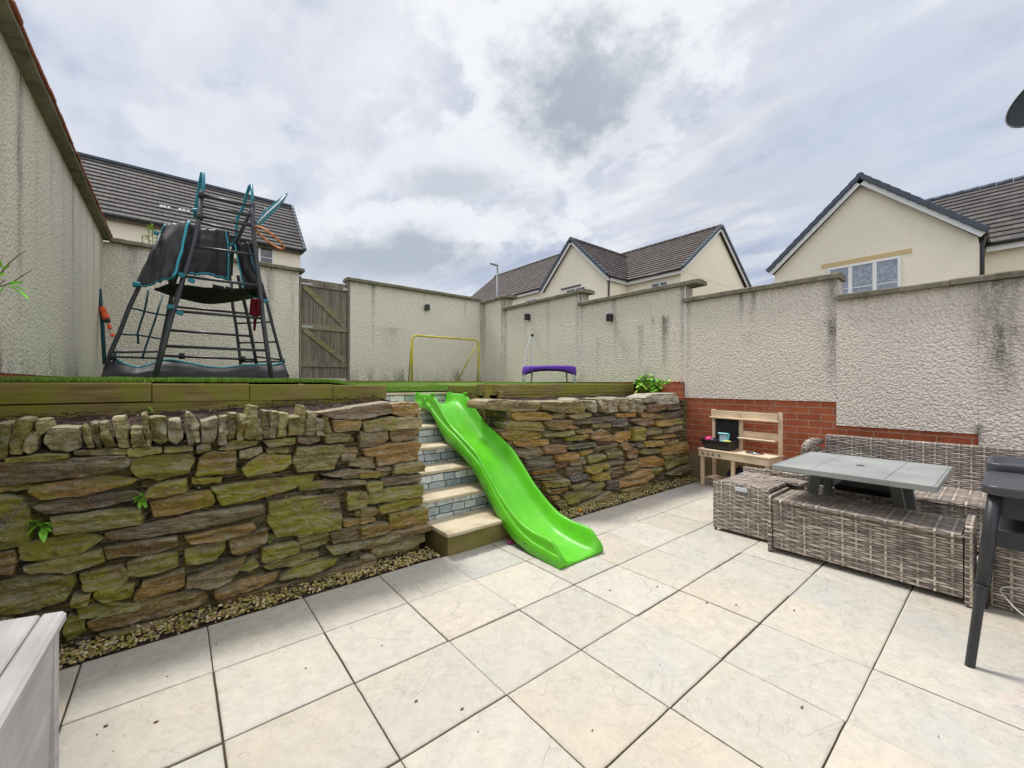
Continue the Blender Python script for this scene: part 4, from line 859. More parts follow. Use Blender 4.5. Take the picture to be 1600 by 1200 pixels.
m_.add(V, [(i * K + s, (i + 1) * K + s, (i + 1) * K + (s + 1) % K, i * K + (s + 1) % K) for i in range(len(ys) - 1) for s in range(K)] + [tuple(range(K)), tuple(reversed(range((len(ys) - 1) * K, len(ys) * K)))], None, True)
for sx_ in (-1, 1):
    for yy in (4.085, 3.755): m_.box((XC + sx_ * .197 - .016, yy - .025, 1.12), (XC + sx_ * .197 + .016, yy + .025, 1.147), None, None, .006)
    m_.tube([(XC + sx_ * .212, 3.90, 1.058), (XC + sx_ * .229, 3.90, 1.058)], .036, 20)
sld = m_.build('plastic_slide', 'green_plastic'); tag(sld, 'bright green wavy plastic slide leaning over the stone steps', 'slide')
OFF[sld.name] = Vector((0, 0, 0))
for yy, zz_ in ((3.74, 1.0), (3.25, .70), (2.78, .385), (2.29, .055), (3.02, .585)):
    m_ = MB(); m_.tube([(XC - .2255, yy, zz_), (XC - .2315, yy, zz_)], .006, 10); m_.build('screw', 'lamp_black', sld)

# ================================================================ PATIO FURNITURE
def wick(name, a, b, parent, ch=.008): return boxp(name, a, b, 'rattan_weave', parent, ch)
def rounded_panel(name, x0, x1, y0, y1, z0, z1, parent, r=.06):
    """end panel lying in the XZ plane with rounded top corners"""
    pts = [(x0, z0), (x1, z0)] + [(x1 - r + r * math.cos(a), z1 - r + r * math.sin(a)) for a in np.linspace(0, math.pi / 2, 6)] + [(x0 + r - r * math.sin(a), z1 - r + r * math.cos(a)) for a in np.linspace(0, math.pi / 2, 6)]
    m_ = MB(); m_.prism([(x, y0, z) for x, z in pts], (0, y1 - y0, 0)); return m_.build(name, 'rattan_weave', parent, bevel=.004)
ott = thing('rattan_ottoman', 'square grey rattan seat with its back folded flat beside the toy kitchen', 'ottoman', (3.9, 1.45, -.03))
wick('front_panel', (3.628, 1.215, -.005), (3.652, 1.655, .404), ott, .006)
wick('back_panel', (4.28, 1.16, .30), (4.30, 1.335, .435), ott, .005); wick('back_panel', (4.28, 1.46, .30), (4.30, 1.66, .435), ott, .005)
boxp('back_rail', (4.279, 1.336, .405), (4.301, 1.459, .436), 'rattan_weave', ott, .003); boxp('back_rail', (4.279, 1.336, .30), (4.301, 1.459, .335), 'rattan_weave', ott, .003)
wick('body', (3.654, 1.235, .01), (4.26, 1.64, .355), ott); wick('seat_lid', (3.66, 1.232, .358), (4.10, 1.645, .386), ott); wick('seat_lid', (4.105, 1.12, .362), (4.275, 1.645, .39), ott)
boxp('side_panel', (3.665, 1.205, .0), (4.25, 1.222, .33), 'table_leg_grey', ott)
m_ = MB(); m_.box((3.6235, 1.375, .345), (3.627, 1.47, .378), None, None, .0015); m_.build('handle_plate', 'pale_plastic', ott)
for (x, y) in ((3.64, 1.635), (3.64, 1.225), (4.27, 1.635), (4.27, 1.225)): tubep('foot', [(x, y, -.034), (x, y, -.004)], .010, 'dark_plastic', ott, 8)
bn = thing('rattan_bench', 'long low grey rattan storage bench in front of the grey table', 'bench', (3.66, .65, -.03))
m_ = MB(); V = [(3.468, .175, .015), (3.468, 1.135, .015), (3.448, 1.135, .352), (3.448, .175, .352), (3.86, .175, .015), (3.86, 1.135, .015), (3.86, 1.135, .352), (3.86, .175, .352)]
m_.add(V, [(0, 1, 2, 3), (7, 6, 5, 4), (3, 2, 6, 7), (4, 5, 1, 0), (0, 3, 7, 4), (1, 5, 6, 2)]); m_.build('body', 'rattan_weave', bn)
m_ = MB(); m_.box((3.435, .172, .356), (3.865, 1.138, .384), None, None, .009); m_.build('seat_lid', 'rattan_weave', bn)
rounded_panel('end_panel', 3.448, 3.80, .135, .169, -.012, .445, bn, .07); rounded_panel('end_panel', 3.448, 3.86, 1.141, 1.166, -.012, .40, bn, .02)
for (x, y) in ((3.46, .152), (3.46, 1.154), (3.79, .152), (3.84, 1.154)): tubep('foot', [(x, y, -.034), (x, y, -.01)], .012, 'dark_plastic', bn, 8)
sf = thing('rattan_sofa', 'long grey rattan sofa with a high back against the brick and roughcast wall', 'sofa', (5, .3, -.03))
wick('backrest', (5.20, -1.6, .02), (5.28, 1.225, .715), sf, .012)
wick('seat', (4.56, -1.6, .315), (5.197, .52, .345), sf, .008); wick('front_panel', (4.575, -1.6, .0), (4.60, 1.2, .31), sf, .006)
boxp('seat_liner', (4.605, .53, .20), (5.195, 1.19, .295), 'fabric_sag', sf, .02)
wick('side_panel', (4.575, 1.203, .0), (5.197, 1.24, .56), sf, .01)
m_ = MB(); m_.tube([(4.85, 1.31, .56), (4.88, 1.31, .615), (4.95, 1.30, .64), (5.1, 1.29, .645), (5.3, 1.28, .63)], [.02, .034, .04, .04, .03], 12); m_.build('armrest', 'rattan_weave', sf)
wick('side_panel', (4.9, 1.26, .0), (5.25, 1.36, .585), sf, .01)
m_ = MB(); m_.box((4.63, .56, .298), (5.18, 1.17, .33), None, None, .015); m_.build('seat_cushion', 'fabric_sag', sf)
b2 = thing('rattan_bench', 'grey rattan storage bench partly hidden behind the dark standing table', 'bench', (3.8, -.5, -.03))
wick('body', (3.565, -1.1, -.02), (3.98, .083, .36), b2); wick('seat_lid', (3.555, -1.105, .363), (3.99, .088, .392), b2)
tb = thing('patio_table', 'low grey slatted patio table with splayed legs between the bench and the sofa', 'table', (3.93, .72, -.03))
m_ = MB(); zt = .632
for i in range(1):
    pass
for (a, b) in ((.290, .5125), (.514, .9085), (.910, 1.128)):
    m_.box((3.478 , a, zt - .012), (4.392, b, zt), None, None, .0025)
m_.box((3.47, .283, zt - .034), (4.40, 1.135, zt - .0125), None, None, .004)
m_.build('table_top', 'table_top_grey', tb)
m_ = MB(); m_.box((3.462, .275, zt - .036), (3.4765, 1.143, zt + .001), None, None, .003); m_.box((4.3935, .275, zt - .036), (4.408, 1.143, zt + .001), None, None, .003)
m_.box((3.477, .275, zt - .036), (4.393, .2885, zt + .001), None, None, .003); m_.box((3.477, 1.1295, zt - .036), (4.393, 1.143, zt + .001), None, None, .003); m_.build('table_frame', 'table_top_grey', tb)
m_ = MB(); m_.tube([(3.93, .712, zt + .0005), (3.93, .712, zt + .003)], .024, 18); m_.build('umbrella_hole_cap', 'dark_plastic', tb)
for sx_, sy_ in ((0, 0), (0, 1), (1, 0), (1, 1)):
    xt, xb = (3.895, 3.895) if sx_ == 0 else (4.32, 4.32); yt = .525 if sy_ == 0 else .965; yb_ = .44 if sy_ == 0 else 1.05
    m_ = MB(); m_.bar((xt, yt, zt - .036), (xb, yb_, -.02), .062, .028, (1, 0, 0), None, .003); m_.build('leg', 'table_leg_grey', tb)
o2 = thing('rattan_ottoman', 'low dark rattan seat tucked under the grey patio table', 'ottoman', (4.35, .75, -.03))
wick('body', (4.10, .53, .0), (4.50, .93, .385), o2); boxp('seat_pad', (4.12, .54, .3865), (4.49, .92, .425), 'fabric_sag', o2, .015)

st_ = thing('standing_table', 'dark grey plastic standing table with moulded trays and tapered tube legs at the right edge', 'standing table', (3.1, -.3, -.02))
for (xb, yb_, xt, yt) in ((2.73, .118, 2.765, .045), (3.52, .10, 3.47, .04), (2.73, -.86, 2.765, -.80), (3.52, -.86, 3.47, -.80)):
    m_ = MB(); p0 = Vector((xt, yt, .76)); p1 = Vector((xb, yb_, -.018)); pm = p0.lerp(p1, .53)
    m_.tube([p0, pm], [.023, .0215], 16); m_.tube([pm, pm + (p1 - pm) * .004, p1.lerp(pm, .02), p1], [.018, .0175, .0165, .0165], 16)
    m_.tube([pm + (p0 - p1) * .008, pm - (p0 - p1) * .004], .0235, 16); m_.build('leg', 'dark_plastic', st_)
def tray(x0, x1, y0, y1, z0, z1, name, lip=.016, deep=.02):
    m_ = MB(); r = .05
    def loop(i, z): 
        o_ = []
        for (cx_, cy_, a0) in ((x1 - i - r, y1 - i - r, 0), (x0 + i + r, y1 - i - r, 90), (x0 + i + r, y0 + i + r, 180), (x1 - i - r, y0 + i + r, 270)):
            o_ += [(cx_ + r * math.cos(R(a0 + q)), cy_ + r * math.sin(R(a0 + q)), z) for q in (0, 18, 36, 54, 72, 90)]
        return o_
    loops = [loop(.012, z0), loop(.002, z0 + .004), loop(0, z1 - .008), loop(.003, z1 - .001), loop(.008, z1), loop(lip, z1 - .002), loop(lip + .006, z1 - deep), loop(.15, z1 - deep - .0015)]
    V = [p for l in loops for p in l]; n = 24
    m_.add(V, [(i * n + s, i * n + (s + 1) % n, (i + 1) * n + (s + 1) % n, (i + 1) * n + s) for i in range(len(loops) - 1) for s in range(n)] + [tuple(reversed(range(n))), tuple((len(loops) - 1) * n + s for s in range(n))], None, True)
    return m_.build(name, 'grey_plastic', st_)
tray(2.715, 3.19, -.88, .085, .757, .800, 'table_top', .02, .004)
tray(3.195, 3.56, -.88, .085, .765, .838, 'tray', .018, .03)
m_ = MB(); m_.box((2.78, -.80, .655), (2.80, .03, .754), None, None, .003); m_.build('apron', 'dark_plastic', st_)
m_ = MB(); m_.box((3.30, -.80, .61), (3.32, .05, .75), None, None, .003); m_.box((2.80, .02, .70), (3.45, .036, .75), None, None, .003); m_.build('apron', 'dark_plastic', st_)
m_ = MB(); m_.box((2.80, -.80, .515), (3.40, .04, .60), None, None, .006); m_.build('shelf', 'dark_plastic', st_)
pts = [(3.24, .05, 0), (3.22, .07, .0), (3.28, .055, .03), (3.36, .03, .055), (3.44, -.03, .05), (3.45, -.10, .02), (3.38, -.15, .0), (3.15, -.2, .0)]
def spl(pts, n=8):
    o_ = []; Q = [Vector(p) for p in pts]
    for i in range(len(Q) - 1):
        p0, p1, p2, p3 = Q[max(i - 1, 0)], Q[i], Q[i + 1], Q[min(i + 2, len(Q) - 1)]
        for k in range(n):
            t_ = k / n; o_.append(.5 * ((2 * p1) + (p2 - p0) * t_ + (2 * p0 - 5 * p1 + 4 * p2 - p3) * t_ ** 2 + (3 * p1 - p0 - 3 * p2 + p3) * t_ ** 3))
    return o_ + [Q[-1]]
cb = [onX(1600, 962, 3.45), onX(1586, 950, 3.46), onX(1568, 930, 3.50), onX(1563, 922, 3.53), onX(1570, 917, 3.545), onX(1586, 919, 3.54), onX(1604, 924, 3.52), (3.5, -.2, .03), (3.4, -.4, -.016)]
m_ = MB(); m_.tube(spl(cb), .0035, 8); o = m_.build('cable', 'white_cable'); tag(o, 'thin white cable looping up from the slabs beside the rattan bench', 'cable')

# white storage box ----------------------------------------------------------
sb = thing('storage_box', 'pale grey wood-effect plastic storage box in the lower left corner', 'storage box', (-.45, 1.2, 0))
# top corner plan points from the photograph's perspective, the box stands square to them
c0 = Vector((-.235, 1.697)); ax = Vector((-.13, .04)).normalized(); ay = Vector((-.035, -1)).normalized()
Mx = Matrix(((ax.x, -ay.x, 0, c0.x), (ax.y, -ay.y, 0, c0.y), (0, 0, 1, 0), (0, 0, 0, 1)))
def sbox(name, a, b, ch=.006, mt='box_plastic'):
    m_ = MB(); m_.box(a, b, None, Mx, ch); return m_.build(name, mt, sb)
lid = sbox('lid', (.056, -1.1, .572), (.70, 0, .598), .004); sbox('lid', (0, -1.1, .568), (.054, 0, .60), .008)
m_ = MB(); V = [(.018, -1.08, .566), (.018, -.02, .566), (.034, -.035, .0), (.034, -1.07, .0)]
m_.add([Mx @ Vector(p) for p in V] + [Mx @ Vector((.68, p[1], p[2])) for p in V], [(0, 1, 2, 3), (4, 7, 6, 5), (0, 4, 5, 1), (1, 5, 6, 2), (2, 6, 7, 3), (3, 7, 4, 0)]); m_.build('body', 'box_plastic', sb)
sbox('corner_post', (.014, -.045, .0), (.034, -.012, .565), .003)

# toy kitchen ----------------------------------------------------------------
kt = thing('toy_kitchen', 'wooden toy mud kitchen with chalkboard and shelf by the brick wall', 'toy kitchen', (5.25, 2.1, -.04))
ky = Vector((-.1, -.82)).normalized(); kx = Vector((.993, -.12)).normalized()
KM = Matrix(((kx.x, ky.x, 0, 5.10), (kx.y, ky.y, 0, 2.50), (0, 0, 1, -.035), (0, 0, 0, 1)))      # local: x depth, y along the front, z up
def kb(name, a, b, mt='pine', ch=.003):
    m_ = MB(); m_.box(a, b, None, KM, ch); return m_.build(name, mt, kt)
Lk = .83
for (x, y) in ((.012, .012), (.012, .40), (.012, Lk - .05), (.27, .012), (.27, .40), (.27, Lk - .05)): kb('leg', (x, y, 0), (x + .036, y + .036, .395))
kb('worktop', (-.012, -.012, .452), (.318, Lk + .012, .468)); kb('fascia', (-.006, 0, .372), (.011, Lk, .4515)); kb('side_board', (.012, Lk - .012, .372), (.306, Lk + .001, .4515)); kb('side_board', (.012, 0, .372), (.306, .011, .4515))
kb('lower_rail', (.05, .016, .075), (.268, .036, .10)); kb('lower_rail', (.275, .05, .075), (.295, Lk - .05, .10)); kb('lower_shelf', (.06, .05, .1), (.268, Lk - .06, .108))
for y in (.07, .135, .20, .275):
    m_ = MB(); p = KM @ Vector((-.007, y, .415)); q = KM @ Vector((-.034, y, .415)); m_.tube([p, p.lerp(q, .4), p.lerp(q, .45), q], [.008, .008, .018, .015], 14); m_.build('knob', 'gate_wood', kt)
zt2 = .948
for y in (.0, .345, Lk - .042): kb('back_post', (.285, y, .4685), (.310, y + .042, zt2 if y != .345 else .905))
kb('header', (.262, .043, .855), (.2845, Lk - .043, .935)); kb('header_shelf', (.225, .0, .838), (.2845, Lk - .02, .8545)); kb('back_post', (.2615, .0, .856), (.284, .042, zt2)); 
kb('back_shelf', (.20, .37, .615), (.284, Lk - .043, .629)); kb('back_board', (.2855, .388, .630), (.296, Lk - .043, .705)); kb('chalkboard', (.288, .043, .49), (.298, .343, .83), 'chalkboard', .001)
m_ = MB(); m_.tube([KM @ Vector((.2615 - .001, .37, .895)), KM @ Vector((.258, .37, .895))], .022, 16); o = m_.build('maker_stamp', 'lintel', kt)
m_ = MB(); c_ = KM @ Vector((.15, .60, .47)); m_.tube([c_, c_ + Vector((0, 0, .010)), c_ + Vector((0, 0, .0105)), c_ + Vector((0, 0, .004))], [.088, .092, .08, .05], 26); m_.build('basin', 'basin_steel', kt)
# basket and toys on the worktop
bq = KM @ Vector((.03, .03, .4685)); bk_ = thing('basket', 'black plastic basket of play things on the toy kitchen worktop', 'basket', bq)
def kmesh(fn, name, mt, parent): m_ = MB(); fn(m_); return m_.build(name, mt, parent)
def shell(m_):
    V = []; lo = [(.05, .045), (.215, .045), (.215, .345), (.05, .345)]; hi = [(.018, .01), (.245, .01), (.245, .375), (.018, .375)]
    for zz_, L_, i in ((.469, lo, 0), (.575, hi, 0), (.575, hi, .006), (.475, lo, .006)):
        V += [KM @ Vector((x + (i if x < .1 else -i), y + (i if y < .1 else -i), zz_)) for x, y in L_]
    m_.add(V, [(a * 4 + s, a * 4 + (s + 1) % 4, (a + 1) * 4 + (s + 1) % 4, (a + 1) * 4 + s) for a in range(3) for s in range(4)] + [(3, 2, 1, 0), (12, 13, 14, 15)])
kmesh(shell, 'basket_shell', 'black_metal', bk_)
kmesh(lambda m_: [m_.bar(KM @ Vector(a), KM @ Vector(b), .008, .012) for a, b in (((.014, .006, .577), (.014, .379, .577)), ((.249, .006, .577), (.249, .379, .577)), ((.014, .006, .577), (.249, .006, .577)), ((.014, .379, .577), (.249, .379, .577)))], 'rim', 'black_metal', bk_)
def kt_ball(y, x, z, r, mt, name, lab, cat, sc=(1, 1, 1)):
    p = KM @ Vector((x, y, z)); m_ = MB(); m_.ball((0, 0, 0), r, None, 16, sc); m_.v = [(a + p.x, b + p.y, c_ + p.z) for a, b, c_ in m_.v]; m_.org = p
    return tag(m_.build(name, mt), lab, cat)
kt_ball(.075, .10, .575, .045, 'pink_plastic', 'toy_cup', 'bright pink rounded toy in the black basket', 'toy', (1, 1.1, .9))
kt_ball(.255, .12, .555, .045, 'aqua_plastic', 'toy_bowl', 'dark aqua toy bowl lying in the black basket', 'toy', (1, 1.3, .7))
kt_ball(.305, .10, .575, .03, 'lime_plastic', 'toy_lemon', 'yellow green toy at the right end of the black basket', 'toy', (.8, 1.7, .6))
kt_ball(.14, .08, .565, .038, 'blue_black_plastic', 'toy_pot', 'dark navy toy pot between the pink and pale blue toys', 'toy', (1, 1.2, .9))
m_ = MB(); m_.box((.17, .165, .55), (.185, .27, .665), None, KM, .006); m_.box((.155, .15, .645), (.20, .285, .668), None, KM, .008); m_.org = KM @ Vector((.17, .2, .55)); o = m_.build('toy_tray', 'aqua_plastic'); tag(o, 'pale blue toy tray standing up in the black basket', 'toy')
OFF[o.name] = Vector(m_.org); m_ = MB(); m_.box((.163, .172, .56), (.1695, .263, .642), None, KM, .003); m_.build('tray_panel', 'pale_plastic', o)
m_ = MB(); m_.bar(KM @ Vector((.12, .29, .53)), KM @ Vector((.15, .30, .655)), .022, .02, (0, 0, 1), None, .006); m_.org = KM @ Vector((.12, .29, .53)); o = m_.build('toy_spade', 'aqua_plastic'); tag(o, 'small aqua toy spade handle standing in the black basket', 'toy')
q = KM @ Vector((.16, .42, .2)); m_ = MB(); m_.ball((0, 0, 0), .105, None, 18, (1, 1.25, .85), .10); m_.v = [(a + q.x, b + q.y, c_ + q.z - .018) for a, b, c_ in m_.v]; m_.tube([(q.x, q.y + .02, q.z + .05), (q.x, q.y, q.z + .10), (q.x, q.y - .03, q.z + .055)], .012, 8); m_.org = (q.x, q.y, q.z - .1)
o = m_.build('bag', 'blue_black_plastic'); tag(o, 'dark navy crumpled bag on the lower shelf under the toy kitchen', 'bag')
# fruit and pink scrap
p = (3.085, 2.70, -.002); m_ = MB(); m_.ball(p, .020, None, 16, (1, 1, .92), .01); m_.org = p; tag(m_.build('orange_ball', 'orange_fruit'), 'small orange ball on the gravel beside the slide', 'ball')
p = (2.045, 2.50, -.004); m_ = MB(); m_.ball(p, .030, None, 14, (1.3, .8, .45), .1); m_.org = p; tag(m_.build('toy_scoop', 'pink_dull'), 'small dull pink toy half hidden under the green slide', 'toy')
# ================================================================ CLIMBING FRAME
def cp(x, y, Y): return onY(140 + x / 3.332, 250 + y / 3.332, Y)
cf = thing('climbing_frame', 'black metal climbing frame with dark covers and teal trim on the raised lawn', 'climbing frame', (.35, 5.5, 1.27))
Ff = lambda y: 5.0 + .35 * (1125 - y) / 935
Bf = lambda y: 6.05 - .5 * (1140 - y) / 900
def rail(pts, Yf_, r=.019, name='rail', mt='frame_metal'):
    P_ = [cp(x, y, Yf_(y) if callable(Yf_) else Yf_) for x, y in pts]
    if P_[0].z < 1.5: P_[0].z = lawn_z(P_[0].x, P_[0].y) - .004
    m_ = MB(); m_.tube(P_, r, 12); return m_.build(name, mt, cf)
FL = [(335, 1125), (385, 970), (430, 800), (480, 640), (540, 440), (572, 300), (582, 188)]
FR = [(950, 1140), (925, 990), (905, 850), (885, 655), (866, 495), (850, 345), (848, 245)]
rail(FL, Ff, .023); rail(FR, Ff, .023)
rail([(885, 1140), (850, 960), (820, 800), (790, 680), (772, 600)], Bf, .019); rail([(330, 1120), (365, 1010), (405, 820), (440, 640), (470, 540), (530, 345)], Bf, .019)
rail([(70, 1112), (110, 1000), (160, 890), (205, 770), (250, 675), (300, 560), (372, 390)], lambda y: 5.3, .018)
rail([(793, 1110), (785, 1050), (765, 880), (745, 760), (738, 640)], lambda y: 6.1, .017); rail([(1030, 1120), (1000, 1040), (960, 890), (925, 750), (895, 640)], lambda y: 5.85, .018)
rail([(735, 600), (738, 540), (745, 470), (790, 370), (840, 262)], lambda y: 5.75 - .4 * (600 - y) / 338, .019)
def rung(x0, y0, x1, y1, Ya, Yb=None, r=.0145, name='rung', mt='frame_metal'):
    m_ = MB(); m_.tube([cp(x0, y0, Ya), cp(x1, y1, Yb or Ya)], r, 10); return m_.build(name, mt, cf)
for (x0, y0, x1, y1) in ((584, 184, 846, 240), (578, 240, 848, 290), (573, 293, 849, 343), (538, 450, 867, 495), (488, 605, 884, 655), (438, 785, 906, 825), (386, 968, 926, 992)): rung(x0, y0, x1, y1, Ff(y0), Ff(y1))
for (x0, y0, x1, y1) in ((578, 328, 775, 372), (560, 355, 760, 402), (560, 385, 742, 425), (520, 500, 740, 540), (425, 762, 823, 800), (400, 885, 838, 917), (368, 1018, 866, 1040)): rung(x0, y0, x1, y1, Bf(y0), Bf(y1))
for (x0, y0, x1, y1, a, b) in ((115, 1000, 368, 998, 5.3, 5.97), (100, 1022, 362, 1033, 5.3, 5.98), (762, 851, 948, 843, 6.1, 5.85), (776, 952, 980, 947, 6.1, 5.85), (866, 1024, 1000, 1040, 6.0, 5.85), (780, 1050, 1005, 1050, 6.1, 5.85)): rung(x0, y0, x1, y1, a, b, .012)
m_ = MB(); m_.tube([cp(*p) for p in ((548, 300, 5.62), (560, 200, 5.6), (574, 120, 5.52), (585, 66, 5.46), (592, 70, 5.42), (594, 130, 5.38), (584, 192, 5.35))], .016, 10); m_.build('grab_handle', 'teal_plastic', cf)
m_ = MB(); m_.tube([cp(*p) for p in ((846, 248, 5.35), (848, 190, 5.37), (842, 128, 5.42), (832, 138, 5.46), (795, 255, 5.58), (768, 305, 5.62), (764, 390, 5.64), (745, 455, 5.66))], .016, 10); m_.build('grab_handle', 'teal_plastic', cf)
for p in ((582, 180, 5.34), (848, 238, 5.34), (575, 293, 5.3), (425, 625, 5.82), (480, 1020, 5.97), (800, 1035, 6.0), (120, 1022, 5.3), (1005, 1048, 5.85)):
    c_ = cp(*p); m_ = MB(); m_.tube([c_ - Vector((0, 0, .035)), c_ + Vector((0, 0, .03))], .027, 10); m_.build('joint', 'black_metal', cf)
for L_ in (((305, 678), (296, 740), (282, 800), (262, 860), (250, 905), (254, 958)), ((380, 700), (345, 820), (318, 900), (290, 980), (274, 1030)), ((210, 770), (250, 777), (280, 787), (340, 800), (395, 808)), ((155, 905), (200, 909), (245, 910), (310, 920), (372, 932))):
    m_ = MB(); m_.tube([cp(x, y, 5.32 + (x - 155) * .0022) for x, y in L_], .009, 8); m_.build('climbing_net_rope', 'teal_dark', cf)
def lerp(a, b, t_): return a + (b - a) * t_
def quad(TL, TR, BL, BR, th, name, mt, wr=.03, nu=26, nv=26, bulge=0., seed=0, arch=0.):
    TL, TR, BL, BR = (cp(*p) for p in (TL, TR, BL, BR)); nrm = (TR - TL).cross(BL - TL).normalized()
    if nrm.y > 0: nrm = -nrm
    def fn(a, b):
        p = lerp(lerp(TL, TR, a), lerp(BL, BR, a), b)
        w_ = wr * (noise.noise(Vector((a * 5, b * 2.2 + a, seed))) + .5 * noise.noise(Vector((a * 12, b * 5, seed + 3))))
        return p + nrm * (w_ + bulge * math.sin(math.pi * a) * math.sin(math.pi * min(1, b))) + Vector((0, 0, arch * math.sin(math.pi * a) * b)), nrm
    m_ = MB(); m_.sheet(fn, nu, nv, th); return m_.build(name, mt, cf), fn
_, f1 = quad((395, 336, 5.55), (520, 322, 5.3), (232, 664, 5.25), (436, 612, 5.12), .02, 'cover', 'fabric_black', .028, bulge=.05, seed=1)
_, f2 = quad((540, 352, 5.5), (722, 372, 5.62), (468, 602, 5.3), (738, 632, 5.62), .02, 'cover', 'fabric_black', .035, bulge=.05, seed=5, arch=.04)
_, f3 = quad((755, 440, 5.55), (842, 425, 5.55), (806, 695, 5.6), (928, 742, 5.4), .02, 'cover', 'fabric_black', .04, bulge=.02, seed=9)
_, f4 = quad((515, 322, 5.3), (560, 360, 5.5), (432, 605, 5.12), (480, 604, 5.3), .012, 'cover', 'fabric_black', .06, nu=10, seed=14)
def trim(fn, pts, r=.010, mt='teal_bright'):
    m_ = MB(); m_.tube([Vector(fn(a, b)[0]) + Vector((0, -.018, 0)) for a, b in pts], r, 8); m_.build('edge_trim', mt, cf)
L_ = np.linspace(0, 1, 22)
trim(f1, [(1, b) for b in L_], .011); trim(f1, [(a, 1) for a in L_], .007, 'teal_plastic'); trim(f1, [(0, b) for b in L_], .006, 'teal_plastic')
trim(f2, [(a, .985) for a in L_[3:-1]], .010); trim(f2, [(.93, b) for b in L_], .008); trim(f3, [(0, b) for b in L_], .008); trim(f3, [(a, 1) for a in L_], .009, 'teal_plastic'); trim(f3, [(.72 + .05 * math.sin(b * 9), .15 + .35 * b) for b in L_], .006, 'teal_plastic')
def plat(a, b):
    F0 = lerp(cp(425, 640, 5.15), cp(888, 668, 5.25), a); B0 = lerp(cp(335, 674, 5.6), cp(850, 722, 6.0), a); p = lerp(F0, B0, b)
    return p - Vector((0, 0, .10 * math.sin(math.pi * min(1, a * 1.05)) * (.3 + .7 * b) + .012 * vn(a, b, 1, 5))), (0, .15, -1)
m_ = MB(); m_.sheet(plat, 24, 14, .012); m_.build('platform_mat', 'fabric_sag', cf)
for (x0, y0, x1, y1) in ((640, 655, 700, 668), (705, 665, 760, 680)):
    m_ = MB(); m_.bar(cp(x0, y0, 5.1), cp(x1, y1, 5.1), .02, .035, (0, 0, 1), None, .004); m_.build('strap', 'fabric_sag', cf)
sk_ = [(68, 1105), (100, 1040), (135, 1035), (180, 1062), (250, 1082), (320, 1062), (370, 1042), (430, 1040), (520, 1058), (620, 1078), (700, 1083), (800, 1068), (900, 1064), (960, 1066), (1012, 1052), (1030, 1105)]
sx0 = [p[0] for p in sk_]; sy0 = [p[1] for p in sk_]
def skirt(a, b):
    x = 68 + a * 962; y = float(np.interp(x, sx0, sy0)); top = cp(x, y, 5.35 + .25 * a); Yb_ = 5.22 + .22 * a
    bot = onY(140 + (x + (a - .5) * 14) / 3.332, 590, Yb_); bot.z = lawn_z(bot.x, bot.y) + .002
    p = lerp(top, bot, b); p.y -= .05 * math.sin(math.pi * b) + .02 * vn(a, b, 2, 9); return p, (0, -1, .2)
m_ = MB(); m_.sheet(skirt, 60, 8, .012); m_.build('ground_skirt', 'fabric_black', cf)
for (a0, a1) in ((.06, .30), (.31, .97)):
    m_ = MB(); m_.tube([Vector(skirt(a, 0)[0]) + Vector((0, -.012, 0)) for a in np.linspace(a0, a1, 30)], .009, 8); m_.build('edge_trim', 'teal_bright', cf)
m_ = MB(); m_.sheet(lambda a, b: (lerp(Vector(skirt(a * .9 + .05, 0)[0]), Vector(skirt(a * .9 + .05, 0)[0]) + Vector((0, .75, -.03)), b) - Vector((0, 0, .05 * math.sin(math.pi * b))), (0, 0, 1)), 30, 6, .008); m_.build('ground_mat', 'fabric_sag', cf)
for (x, y, Y) in ((420, 765, 5.08), (470, 797, 5.08), (478, 598, 5.15), (530, 628, 5.12), (352, 382, 5.5), (745, 440, 5.6), (548, 262, 5.45), (245, 645, 5.2), (918, 735, 5.35)):
    c_ = cp(x, y, Y); m_ = MB(); m_.box((c_.x - .028, c_.y - .012, c_.z - .02), (c_.x + .028, c_.y + .012, c_.z + .02), None, Matrix.Translation(c_) @ Matrix.Rotation(R(random.uniform(-30, 30)), 4, 'Y') @ Matrix.Translation(-c_), .006); m_.build('strap', 'teal_plastic', cf)
pg = [(862, 325), (905, 268), (960, 222), (1026, 170), (1033, 178), (1008, 222), (962, 268), (905, 325), (868, 346)]
m_ = MB(); m_.prism([cp(x, y, 5.32) for x, y in pg], (0, .02, 0)); m_.build('backboard', 'teal_plastic', cf, bevel=.004)
m_ = MB(); m_.tube([cp(x, y, 5.31) for x, y in ((872, 330), (925, 275), (985, 222), (1022, 182))], .010, 8); m_.tube([cp(910, 262, 5.31), cp(914, 246, 5.31), cp(922, 250, 5.31), cp(920, 262, 5.31)], .004, 6); m_.build('backboard_edge', 'pale_plastic', cf)
c_ = cp(938, 406, 5.25); e1 = (cp(1010, 462, 5.25) - c_); vd = (c_ - Vector((0, 0, H))).normalized(); Rr = e1.length; e1.normalize(); e2 = vd.cross(e1).normalized()
m_ = MB(); m_.tube([c_ + Rr * (math.cos(a) * e1 + math.sin(a) * (.27 * e2 + .96 * vd)) for a in np.linspace(0, 2 * math.pi, 41)[:-1]], .012, 10, closed=True); m_.build('hoop', 'orange_hoop', cf)
m_ = MB(); m_.bar(cp(842, 355, 5.32), cp(872, 345, 5.3), .03, .05); m_.build('hoop_bracket', 'teal_plastic', cf)
rp = [(838, 722), (893, 722), (896, 800), (888, 822), (868, 815), (864, 880), (852, 888), (856, 815), (832, 808)]
m_ = MB()
def rc(a, b):
    xl = np.interp(b, [0, .5, .55, 1], [838, 830, 855, 851]); xr = np.interp(b, [0, .5, .58, 1], [893, 898, 872, 863]); p = cp(xl + (xr - xl) * a, 722 + 166 * b, 5.12); p.y += .022 * math.sin(a * 16) * (1 - .5 * b); return p, (0, -1, 0)
